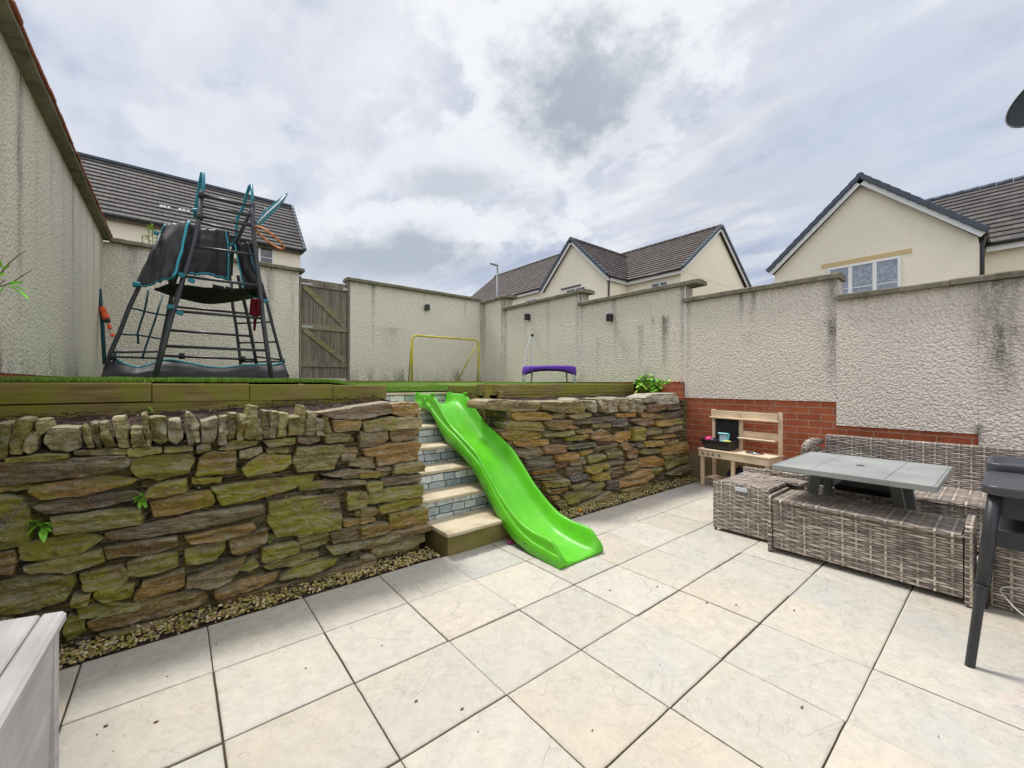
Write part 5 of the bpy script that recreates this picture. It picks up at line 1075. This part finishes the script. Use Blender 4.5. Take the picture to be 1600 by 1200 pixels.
m_.sheet(rc, 16, 18, .012); o = m_.build('red_cloth', 'red_cloth'); tag(o, 'dark red cloth hanging from a rung of the climbing frame', 'cloth')

# tools in the corner ----------------------------------------------------------
m_ = MB(); m_.tube([cp(78, 1062, 7.2), cp(66, 850, 7.35), cp(52, 672, 7.5)], .02, 10); m_.org = cp(78, 1062, 7.2); tag(m_.build('pole', 'teal_dark'), 'dark green pole leaning in the left back corner of the walls', 'pole')
tl = thing('strimmer', 'orange and silver long handled tool leaning in the left back corner', 'garden tool', cp(158, 1020, 6.9))
P0, P1 = cp(66, 768, 7.4), cp(160, 1022, 6.9)
m_ = MB(); m_.tube([lerp(P0, P1, .28), P1], .012, 10); m_.build('shaft', 'aluminium', tl)
for (a, b, r, mt) in ((0, .12, .034, 'orange_paint'), (.12, .26, .038, 'orange_paint'), (.27, .31, .032, 'lamp_black'), (.36, .46, .022, 'orange_paint'), (.55, .62, .022, 'orange_paint')):
    m_ = MB(); m_.tube([lerp(P0, P1, a), lerp(P0, P1, (a + b) / 2), lerp(P0, P1, b)], [r * .75, r, r * .8], 12); m_.build('sleeve' if a > .3 else 'motor_housing' if mt != 'lamp_black' else 'grip', mt, tl)

# goal -------------------------------------------------------------------------
gl = thing('toy_goal', 'small yellow tubular metal football goal in front of the back wall', 'goal', (3.7, 7, 1.25))
def gp(u, v, Y, ground=False):
    p = onY(u, v, Y)
    if ground: p.z = lawn_z(p.x, p.y)
    return p
a = [gp(643.6, 596, 7.0, 1), gp(643.8, 545, 7.0), gp(644.2, 530, 7.0), gp(645.5, 526, 7.0), gp(649, 524.2, 7.0)]
m_ = MB(); m_.tube(a, .021, 12); m_.build('post', 'yellow_paint', gl)
m_ = MB(); m_.tube([gp(649, 524.2, 7.0), gp(743, 531.2, 7.0)], .019, 12); m_.build('crossbar', 'yellow_paint', gl)
m_ = MB(); m_.tube([gp(743, 531.2, 7.0), gp(746, 532.5, 7.0), gp(747.5, 536, 7.0), gp(748, 542, 7.0), gp(747, 598, 7.0, 1)], .021, 12); m_.build('post', 'yellow_paint', gl)
m_ = MB(); m_.tube([gp(743.5, 541, 7.02), gp(714, 597, 7.45, 1)], .013, 10); m_.build('rear_stay', 'yellow_paint', gl)
m_ = MB(); m_.tube([gp(643, 535, 7.02), gp(638.5, 595, 7.35, 1)], .013, 10); m_.build('rear_stay', 'yellow_paint', gl)
# small trampoline ---------------------------------------------------------------
tr = thing('toddler_trampoline', 'small purple skirted trampoline with a white handle by the right wall', 'trampoline', (4.73, 4.78, 1.245))
TC_ = Vector((4.73, 4.80)); tz = lawn_z(4.73, 4.8); rr = .43; vdir = Vector((.706, .7136)).normalized()
def tpt(deg, r, z): a_ = R(deg); e_ = Vector((vdir.y, -vdir.x)); q = TC_ + r * (math.cos(a_) * e_ + math.sin(a_) * vdir); return Vector((q.x, q.y, tz + z))
m_ = MB(); V = []; n = 72
for k in range(n):
    dg = 360 * k / n; dip = .10 * (.5 + .5 * math.cos(R(dg * 2))) ** 1.5 + .03 + .01 * vn(k, 0, 0, .7)
    V += [tpt(dg, rr - .10, .268), tpt(dg, rr - .02, .275), tpt(dg, rr + .004, .262), tpt(dg, rr + .012 + .006 * vn(k, 1, 1, .9), .235 - dip * .4), tpt(dg, rr + .006, .245 - dip)]
m_.add(V, [(k * 5 + s, k * 5 + s + 1, ((k + 1) % n) * 5 + s + 1, ((k + 1) % n) * 5 + s) for k in range(n) for s in range(4)], None, True); m_.build('safety_skirt', 'purple_fabric', tr)
m_ = MB(); m_.tube([tpt(0, 0, .262), tpt(0, 0, .268)], rr - .08, 40); m_.build('jump_mat', 'fabric_black', tr)
for dg in (180, 135, 45, 0, -22, -158): m_ = MB(); m_.tube([tpt(dg, rr - .02, .24), tpt(dg, rr + .005, .0)], .016, 10); m_.build('leg', 'white_paint', tr)
m_ = MB(); m_.tube(spl([tpt(172, rr - .01, .27), tpt(175, rr - .06, .55), tpt(178, rr - .12, .73), tpt(180, rr - .15, .79)]), .016, 10); m_.tube(spl([tpt(140, rr - .03, .27), tpt(150, rr - .09, .55), tpt(165, rr - .13, .76), tpt(180, rr - .14, .79)]), .011, 10); m_.build('handle', 'white_paint', tr)
m_ = MB(); q = tpt(180, rr - .155, .79); m_.ball(q, .028, None, 12); m_.build('handle_grip', 'lamp_black', tr)

# ================================================================ PLANTS
def leaf(m_, p, d, L, wd, col, droop=.3):
    d = Vector(d).normalized(); s = d.cross(Vector((0, 0, 1))); s = s.normalized() if s.length > .01 else Vector((1, 0, 0)); up = s.cross(d)
    V = []; prof = [(0, .08), (.2, .7), (.45, 1.), (.7, .75), (.9, .3), (1, 0)]
    for t_, w_ in prof:
        c_ = Vector(p) + d * L * t_ - Vector((0, 0, 1)) * droop * L * t_ * t_
        V += [c_ - s * wd * w_ + up * wd * .35 * w_, c_, c_ + s * wd * w_ + up * wd * .35 * w_]
    m_.add(V, [(i * 3 + k, i * 3 + k + 1, i * 3 + 4 + k, i * 3 + 3 + k) for i in range(5) for k in (0, 1)], col, True)
def gcol(b=1.): q = random.uniform(.7, 1.35) * b; return (.17 * q * random.uniform(.8, 1.4), .42 * q, .04 * q, 1)
pl_ = thing('leafy_plant', 'bushy bright green leafy plant on the soil bed beside the brick pier', 'plant', (5.2, 3.35, 1.08))
lf = MB(); sm = MB()
for cx_, cy_, n, hh in ((4.98, 3.3, 50, .27), (5.1, 3.28, 55, .31), (5.22, 3.2, 45, .26), (5.42, 3.18, 45, .30), (5.3, 3.2, 30, .22), (5.05, 3.15, 30, .16)):
    for s in range(5):
        a_ = random.uniform(0, 6.28); tip = Vector((cx_ + math.cos(a_) * .10, cy_ + math.sin(a_) * .08, 1.08 + hh * random.uniform(.6, 1.05))); base = Vector((cx_ + random.uniform(-.02, .02), cy_, 1.06))
        sm.tube([base, base.lerp(tip, .5) + Vector((0, 0, .02)), tip], .004, 5, (.12, .15, .04, 1))
        for k in range(n // 5): q = base.lerp(tip, random.uniform(.35, 1.0)); an = random.uniform(0, 6.28); leaf(lf, q, (math.cos(an), math.sin(an), random.uniform(-.1, .6)), random.uniform(.06, .10), random.uniform(.022, .036), gcol(1.35), .5)
sm.tube([(5.30, 3.25, 1.06), (5.31, 3.24, 1.42)], .003, 5, (.2, .15, .08, 1))
lf.build('leaves', 'leaf', pl_, uv=False); sm.build('stems', 'leaf', pl_, uv=False)
sh = thing('shrub', 'thin shrub with bare twigs and a few green leaves at the left edge', 'shrub', (-.70, 3.12, 1.0))
sm = MB(); lf = MB(); BR = (.16, .11, .08, 1)
def sp(u, v, Y=3.12): return onY(u, v, Y)
sm.tube([(-.705, 3.12, .98), (-.712, 3.12, 1.3), sp(-22, 470), sp(-8, 440), sp(0, 429), sp(12, 414), sp(28, 399), sp(42, 391)], [.008, .007, .005, .004, .0035, .003, .0022, .0015], 6, BR)
sm.tube([sp(-22, 470), sp(-4, 447), sp(8, 437)], .0025, 6, BR); sm.tube([sp(-10, 448), sp(6, 446), sp(22, 440), sp(36, 430), sp(50, 422)], [.003, .0028, .0025, .002, .0015], 6, BR)
for (u, v, du, dv, L) in ((4, 422, 8, -4, .03), (2, 418, -6, -14, .03), (14, 446, 14, -3, .045), (18, 448, 16, 3, .04), (20, 450, 14, 9, .05), (6, 446, 12, 4, .04), (10, 447, -8, 10, .03), (-6, 440, -8, 4, .04), (-14, 455, -10, -6, .05), (2, 432, 6, -6, .02)):
    p = sp(u, v); q = sp(u + du, v + dv); leaf(lf, p, q - p + Vector((0, -.01, 0)), L * 1.5, L * .4, gcol(1.6), .1)
for k in range(30): p = sp(random.uniform(-60, -14), random.uniform(400, 520)); leaf(lf, p, (random.uniform(-1, 1), random.uniform(-1, .2), random.uniform(-.3, .7)), .045, .011, gcol(1.2), .2)
sm.build('twigs', 'leaf', sh, uv=False); lf.build('leaves', 'leaf', sh, uv=False)
def weed(u, v, Y, n, L, label):
    p = onY(u, v, Y); m_ = MB(); m_.org = p
    for k in range(n): an = random.uniform(0, 6.28); q = p + Vector((random.uniform(-.012, .012), -.006, random.uniform(-.02, .02))); leaf(m_, q, (math.cos(an), -random.uniform(.3, .9), math.sin(an) * .9 + .1), L * random.uniform(.7, 1.2), L * .3, gcol(1.0), .4)
    m_.tube([p + Vector((0, .05, -.01)), p + Vector((0, -.01, 0))], .003, 5, (.1, .2, .04, 1)); return tag(m_.build('weed', 'leaf', uv=False), label, 'weed')
weed(62, 820, LY - .03, 14, .045, 'rosette weed growing low in the stone wall near its left end')
weed(219, 778, LY - .03, 14, .034, 'small fern like weed between stones in the middle of the left wall')
weed(424, 841, LY - .03, 6, .018, 'tiny green weed beside the big square stone in the wall')
weed(966, 774, 2.84, 14, .03, 'grey green weed at the foot of the right stone wall')
weed(235, 637, 3.36, 5, .022, 'tiny green seedling in the soil below the left sleepers')
sg = thing('sapling', 'thin pale green sapling shoots showing above the back wall by the climbing frame', 'sapling', (-.1, 8.5, 1.2))
sm = MB(); lf = MB()
for (u, v) in ((222, 366), (232, 351), (238, 352), (246, 362)):
    p = onY(u, v, 8.5); b_ = Vector((p.x + .05, 8.5, 1.15)); sm.tube([b_, b_.lerp(p, .7), p], .006, 5, (.14, .2, .05, 1))
    for k in range(16): q = b_.lerp(p, random.uniform(.84, 1.0)); an = random.uniform(0, 6.28); leaf(lf, q, (math.cos(an), math.sin(an), .4), .07, .02, (.32, .48, .10, 1), .2)
sm.build('stems', 'leaf', sg, uv=False); lf.build('leaves', 'leaf', sg, uv=False)

# ================================================================ HOUSES BEYOND
def V3(*a): return Vector(a)
def roof_plane(parent, e0, e1, r0, r1, rows, mt='roof_tile', over=.0):
    e0, e1, r0, r1 = (Vector(p) for p in (e0, e1, r0, r1)); nn = (e1 - e0).cross(r0 - e0).normalized()
    if nn.z < 0: nn = -nn
    m_ = MB(); uvs = []; L = (e1 - e0).length; ox = e0.dot((e1 - e0).normalized())
    for i in range(rows):
        t0, t1 = i / rows, (i + 1) / rows
        a, b = e0.lerp(r0, t0) + nn * .055, e1.lerp(r1, t0) + nn * .055; c_, d = e1.lerp(r1, t1) + nn * .012, e0.lerp(r0, t1) + nn * .012; a2, b2 = e0.lerp(r0, t0) - nn * .01, e1.lerp(r1, t0) - nn * .01
        m_.add([a, b, c_, d, a2, b2], [(0, 1, 2, 3), (4, 5, 1, 0)]); uvs += [(ox, i + .0), (ox + L, i), (ox + L, i + .97), (ox, i + .97), (ox, i), (ox + L, i), (ox + L, i + .02), (ox, i + .02)]
    m_.uv = uvs; base = len(m_.v)
    m_.add([e0 - nn * .04, e1 - nn * .04, r1 - nn * .04, r0 - nn * .04], [(3, 2, 1, 0)]); m_.uv += [(0, 0)] * 4
    return m_.build('roof', mt, parent)
def ridge(parent, a, b, n, mt='verge_grey'):
    a, b = Vector(a), Vector(b); m_ = MB()
    for i in range(n):
        p, q = a.lerp(b, i / n), a.lerp(b, (i + .97) / n); m_.tube([p, q], [.115, .105], 10)
    return m_.build('ridge_tiles', mt, parent)
def verge(parent, e, r, out, n, pr=True):
    e, r, out = Vector(e), Vector(r), Vector(out).normalized(); d = (r - e).normalized(); up = out.cross(d).normalized()
    if up.z < 0: up = -up
    m_ = MB()
    for i in range(n):
        p, q = e.lerp(r, i / n), e.lerp(r, (i + 1.03) / n); m_.bar(p + out * .03 + up * .045, q + out * .03 + up * .025, .13, .15, up, None, .01)
    m_.build('verge_tiles', 'verge_grey', parent)
    m_ = MB(); m_.bar(e - up * .10 + out * -.01, r - up * .10 + out * -.01, .05, .14, up); m_.build('bargeboard', 'upvc', parent)
def gutter(parent, a, b, out):
    a, b, out = Vector(a), Vector(b), Vector(out); m_ = MB(); m_.tube([a + out * .07 - V3(0, 0, .03), b + out * .07 - V3(0, 0, .03)], .065, 10); m_.build('gutter', 'black_metal', parent)
    m_ = MB(); m_.bar(a - V3(0, 0, .14) - out * .02, b - V3(0, 0, .14) - out * .02, .03, .2); m_.build('fascia', 'upvc', parent)
def wallblock(parent, x0, x1, y0, y1, z0, z1, gable=None, zr=0):
    m_ = MB()
    if gable == 'x': ym = (y0 + y1) / 2; m_.prism([(x0, y0, z0), (x0, y1, z0), (x0, y1, z1), (x0, ym, zr), (x0, y0, z1)], (x1 - x0, 0, 0))
    elif gable == 'y': xm = (x0 + x1) / 2; m_.prism([(x0, y0, z0), (x1, y0, z0), (x1, y0, z1), (xm, y0, zr), (x0, y0, z1)], (0, y1 - y0, 0))
    else: m_.box((x0, y0, z0), (x1, y1, z1))
    return m_.build('wall', 'house_render', parent, attr=[(0, 0, .1, 1)] * len(m_.v))
def window(parent, o_, rt, wd, ht, n, glass='window_glass', bars=None, proud=.03, fw=.055):
    """framed window on a wall: o_ lower left corner, rt along the wall, outward normal = rt x up"""
    o_ = Vector(o_); rt = Vector(rt).normalized(); nn = rt.cross(V3(0, 0, 1)).normalized(); Mx_ = Matrix((rt, nn, V3(0, 0, 1))).transposed().to_4x4(); Mx_.translation = o_
    m_ = MB(); m_.box((0, -.05, 0), (fw, proud, ht), None, Mx_, .006); m_.box((wd - fw, -.05, 0), (wd, proud, ht), None, Mx_, .006); m_.box((fw + .001, -.05, 0), (wd - fw - .001, proud, fw), None, Mx_, .006); m_.box((fw + .001, -.05, ht - fw), (wd - fw - .001, proud, ht), None, Mx_, .006)
    for i in range(1, n): x = wd * i / n; m_.box((x - fw * .7, -.05, fw + .001), (x + fw * .7, proud - .003, ht - fw - .001), None, Mx_, .006)
    fr = m_.build('window', 'upvc', parent)
    for i in range(n):
        m_ = MB(); x0 = wd * i / n + fw * .8; x1 = wd * (i + 1) / n - fw * .8; m_.box((x0, -.04, fw * .7), (x1, .006, ht - fw * .7), None, Mx_); m_.build('pane', glass, fr)
        if bars: m_ = MB(); m_.box((x0 + .002, .0065, ht * bars - .014), (x1 - .002, .018, ht * bars + .014), None, Mx_); m_.build('glazing_bar', 'upvc', fr)
    return fr
# terrace behind the climbing frame
hA = thing('terraced_house', 'cream rendered terrace with a long dark tiled roof behind the climbing frame', 'house', (-3, 22.5, 1.9))
wallblock(hA, -22, 4.36, 20.25, 25.0, 1.0, 7.1)
m_ = MB(); m_.prism([(4.30, 20.25, 7.09), (4.30, 25.0, 7.09), (4.30, 22.62, 9.72)], (.06, 0, 0)); m_.build('wall', 'house_render', hA, attr=[(0, 0, .1, 1)] * 6)
roof_plane(hA, (-22, 20.0, 7.17), (4.45, 20.0, 7.17), (-22, 22.62, 9.98), (4.45, 22.62, 9.98), 14, 'roof_tile_grey'); roof_plane(hA, (4.45, 25.25, 7.17), (-22, 25.25, 7.17), (4.45, 22.62, 9.98), (-22, 22.62, 9.98), 14, 'roof_tile_grey')
m_ = MB(); m_.box((-22, 22.5, 9.96), (4.45, 22.74, 10.06)); m_.build('ridge_tiles', 'verge_grey', hA)
verge(hA, (4.45, 20.0, 7.17), (4.45, 22.62, 9.98), (1, 0, 0), 12)
m_ = MB(); m_.tube([(-22, 19.93, 7.13), (4.45, 19.93, 7.13)], .07, 10); m_.build('gutter', 'black_metal', hA)
m_ = MB(); m_.box((-22, 20.02, 7.02), (4.4, 20.26, 7.1)); m_.build('fascia', 'gate_wood', hA)
p0 = onY(383, 410, 20.25); p1 = onY(427.5, 387, 20.25); window(hA, (p0.x, 20.25, 6.0), (1, 0, 0), p1.x - p0.x, 1.03 * (p1.z - 6.0) / max(.01, p1.z - 6.0) * (p1.z - 6.0), 2, bars=.55)
for (u0, v0) in ((252, 325), (257.5, 326), (264, 327.2), (281.5, 330.2), (287.5, 331.4), (294, 332.6)):
    D_ = ray(u0, v0); nrm_ = V3(0, -(9.98 - 7.17), 22.62 - 20.0).normalized(); t_ = (V3(0, 20.0, 7.17) - V3(0, 0, H)).dot(nrm_) / D_.dot(nrm_); q = D_ * t_ + V3(0, 0, H) + nrm_ * .06
    m_ = MB(); m_.box((q.x - .05, q.y - .02, q.z - .035), (q.x + .05, q.y + .02, q.z + .05), None, None, .01); m_.build('roof_vent', 'upvc', hA)
# cross-gabled house in the middle distance
hB = thing('gabled_house', 'cream house with a brown tiled roof and two gables beyond the right wall', 'house', (22, 15, 1.9))
E1, E2, ZE, ZR = 19.3, 27.9, 6.95, 10.03; XM = 23.6
wallblock(hB, E1 + .25, E2 - .25, 10.5, 20.28, 1.2, ZE - .05)
m_ = MB(); m_.prism([(E1 + .25, 10.5, ZE - .06), (E2 - .25, 10.5, ZE - .06), (XM, 10.5, ZR - .12)], (0, .25, 0)); m_.build('wall', 'house_render', hB, attr=[(0, 0, .1, 1)] * 6)
roof_plane(hB, (E1, 10.3, ZE), (E1, 20.28, ZE), (XM, 10.3, ZR), (XM, 20.28, ZR), 15); roof_plane(hB, (E2, 20.28, ZE), (E2, 10.3, ZE), (XM, 20.28, ZR), (XM, 10.3, ZR), 15)
verge(hB, (E1, 10.3, ZE), (XM, 10.3, ZR), (0, -1, 0), 14); verge(hB, (E2, 10.3, ZE), (XM, 10.3, ZR), (0, -1, 0), 14)
ridge(hB, (XM, 10.3, ZR + .03), (XM, 20.28, ZR + .03), 30, 'roof_tile'); gutter(hB, (E1, 10.3, ZE), (E1, 13.6, ZE), (-1, 0, 0))
wallblock(hB, 17.7, 22.0, 13.62, 18.4, 1.2, ZE - .05, 'x', 9.38)
roof_plane(hB, (17.5, 13.45, ZE), (19.9, 13.45, ZE), (17.5, 16.0, 9.5), (22.9, 16.0, 9.5), 12); roof_plane(hB, (22.9, 18.55, ZE), (17.5, 18.55, ZE), (22.9, 16.0, 9.5), (17.5, 16.0, 9.5), 12)
verge(hB, (17.5, 13.45, ZE), (17.5, 16.0, 9.5), (-1, 0, 0), 12); verge(hB, (17.5, 18.55, ZE), (17.5, 16.0, 9.5), (-1, 0, 0), 12)
ridge(hB, (17.45, 16, 9.53), (22.9, 16, 9.53), 14, 'roof_tile'); gutter(hB, (17.5, 13.45, ZE), (19.3, 13.45, ZE), (0, -1, 0))
m_ = MB(); m_.tube([(17.72, 13.45, 6.9), (17.72, 13.5, 6.7), (17.72, 13.53, 2)], .045, 8); m_.build('downpipe', 'black_metal', hB)
p0 = onX(1018, 437, E1 + .25); p1 = onX(1044, 432, E1 + .25); window(hB, (E1 + .25, p0.y, 5.5), (0, -1, 0), p0.y - p1.y, 1.05, 2)
p0 = onX(903, 448, 17.7); p1 = onX(915, 445, 17.7); window(hB, (17.7, p0.y + .9, 4.9), (0, -1, 0), p0.y - p1.y + .9, onX(912, 447, 17.7).z - 4.9, 2)
m_ = MB(); m_.bar((17.64, 16.9, onX(912, 447, 17.7).z + .1), (17.64, 15.4, onX(912, 447, 17.7).z + .1), .10, .05); m_.build('window_canopy', 'verge_grey', hB)
m_ = MB(); m_.bar((22.9, 16.0, 9.56), (19.45, 13.5, 6.98), .20, .03); m_.build('valley', 'steel_grey', hB)
hC = thing('terraced_house', 'cream terrace with a brown tiled roof left of the gabled house, behind the lamp post', 'house', (22, 25, 2))
wallblock(hC, 19.55, 27.6, 20.32, 31.3, 1.2, 7.75)
roof_plane(hC, (19.3, 20.3, 7.8), (19.3, 31.4, 7.8), (23.7, 20.3, 11.5), (23.7, 31.4, 11.5), 16); roof_plane(hC, (28.1, 31.4, 7.8), (28.1, 20.3, 7.8), (23.7, 31.4, 11.5), (23.7, 20.3, 11.5), 16)
m_ = MB(); m_.prism([(19.5, 31.05, 7.74), (27.9, 31.05, 7.74), (23.7, 31.05, 11.4)], (0, .25, 0)); m_.build('wall', 'house_render', hC, attr=[(0, 0, .1, 1)] * 6)
m_ = MB(); m_.prism([(19.5, 20.33, 7.74), (27.9, 20.33, 7.74), (23.7, 20.33, 11.4)], (0, .25, 0)); m_.build('wall', 'house_render', hC, attr=[(0, 0, .1, 1)] * 6)
gutter(hC, (19.3, 20.3, 7.8), (19.3, 31.4, 7.8), (-1, 0, 0)); ridge(hC, (23.7, 20.3, 11.52), (23.7, 31.4, 11.52), 30, 'roof_tile')
p0 = onX(821, 460, 19.55); p1 = onX(838, 458, 19.55); window(hC, (19.55, p0.y, 6.1), (0, -1, 0), p0.y - p1.y, 1.15, 2)
# near house on the right
hD = thing('gabled_house', 'cream house with a three pane gable window and dark verge behind the right wall', 'house', (19, 3, 1.6))
wallblock(hD, 18.0, 22.5, .62, 5.84, .8, 5.5, 'x', 8.0)
roof_plane(hD, (17.8, .45, 5.57), (20.6, .45, 5.57), (17.8, 3.23, 8.18), (23.2, 3.23, 8.18), 11); roof_plane(hD, (23.2, 6.0, 5.57), (17.8, 6.0, 5.57), (23.2, 3.23, 8.18), (17.8, 3.23, 8.18), 11)
verge(hD, (17.8, .45, 5.57), (17.8, 3.23, 8.18), (-1, 0, 0), 12); verge(hD, (17.8, 6.0, 5.57), (17.8, 3.23, 8.18), (-1, 0, 0), 12); ridge(hD, (17.74, 3.23, 8.22), (23.2, 3.23, 8.22), 14)
wallblock(hD, 19.7, 28.0, -12, 4.4, .8, 5.5); roof_plane(hD, (19.45, -12, 5.57), (19.45, 4.5, 5.57), (23.9, -12, 8.7), (23.9, 4.5, 8.7), 14, 'roof_tile_grey'); roof_plane(hD, (28.3, 4.5, 5.57), (28.3, -12, 5.57), (23.9, 4.5, 8.7), (23.9, -12, 8.7), 14, 'roof_tile_grey')
m_ = MB(); m_.prism([(19.7, 4.15, 5.49), (28.0, 4.15, 5.49), (23.9, 4.15, 8.6)], (0, .25, 0)); m_.build('wall', 'house_render', hD, attr=[(0, 0, .1, 1)] * 6)
ridge(hD, (23.9, -12, 8.73), (23.9, 4.5, 8.73), 40, 'verge_grey'); gutter(hD, (19.45, -12, 5.57), (19.45, .5, 5.57), (-1, 0, 0))
m_ = MB(); m_.tube([(18.05, .5, 5.5), (18.02, .54, 5.2), (18.02, .54, 1.2)], .05, 8); m_.build('downpipe', 'black_metal', hD)
window(hD, (18.0, 4.17, 4.15), (0, -1, 0), 1.915, 1.2, 3, 'obscure_glass', .32, fw=.075)
m_ = MB(); m_.box((17.985, 3.13, 5.38), (18.1, 4.35, 5.53)); m_.box((17.985, 2.0, 5.38), (18.1, 3.125, 5.53)); m_.build('lintel', 'lintel', hD)
# street lamp
lp = ray(777, 420) * 24; lt = thing('street_lamp', 'grey street lamp rising behind the corner of the garden walls', 'street lamp', (lp.x, lp.y, 2.2))
zt3 = onY(777, 415, lp.y).z
m_ = MB(); m_.tube([(lp.x, lp.y, 1.6), (lp.x, lp.y, zt3 - .1)], [.07, .05], 12); m_.build('lamp_post', 'steel_grey', lt)
q0 = Vector((lp.x, lp.y, zt3)); q1 = ray(766, 411.5); q1 = q1 * (lp.y / q1.y) + V3(0, 0, H); m_ = MB(); m_.bar(q0 + (q0 - q1) * .15, q1, .16, .07, (0, 0, 1), None, .02); m_.build('lantern', 'steel_grey', lt)
# satellite dish on its wall bracket
dc = V3(4.70, -.30, 3.27); ds = thing('satellite_dish', 'dark grey mesh satellite dish at the upper right edge', 'satellite dish', (dc.x, dc.y - .5, dc.z))
dn = (V3(-.55, .35, .42)).normalized(); e1 = dn.cross(V3(0, 0, 1)).normalized(); e2 = e1.cross(dn)
m_ = MB(); V = []; n = 48; rgs = [0, .12, .24, .33]
for f_ in (1, -1):
    for r_ in rgs[1:]: V += [dc + e1 * (r_ * math.cos(2 * math.pi * k / n)) + e2 * (r_ * 1.08 * math.sin(2 * math.pi * k / n)) + dn * (.55 * r_ * r_ + .003 * f_) for k in range(n)]
V += [dc + dn * .003, dc - dn * .003]; Fc = []
for f_ in (0, 1):
    b_ = f_ * 3 * n
    for r_ in range(2): Fc += [(b_ + r_ * n + k, b_ + r_ * n + (k + 1) % n, b_ + (r_ + 1) * n + (k + 1) % n, b_ + (r_ + 1) * n + k) for k in range(n)]
    Fc += [(6 * n + f_, b_ + (k + 1) % n, b_ + k) for k in range(n)]
m_.add(V, Fc, None, True); m_.build('reflector', 'dish_grey', ds)
m_ = MB(); m_.tube([dc + dn * .064 + e1 * (.331 * math.cos(a)) + e2 * (.357 * math.sin(a)) for a in np.linspace(0, 2 * math.pi, 49)[:-1]], .005, 6, closed=True); m_.build('rim', 'lamp_black', ds)
m_ = MB(); m_.tube([dc - dn * .02, dc - dn * .10, V3(dc.x + .1, dc.y - .5, dc.z - .1)], .018, 8); m_.tube([dc - e2 * .33 + dn * .05, dc - e2 * .2 + dn * .32], .010, 8); m_.build('mount_arm', 'steel_grey', ds)
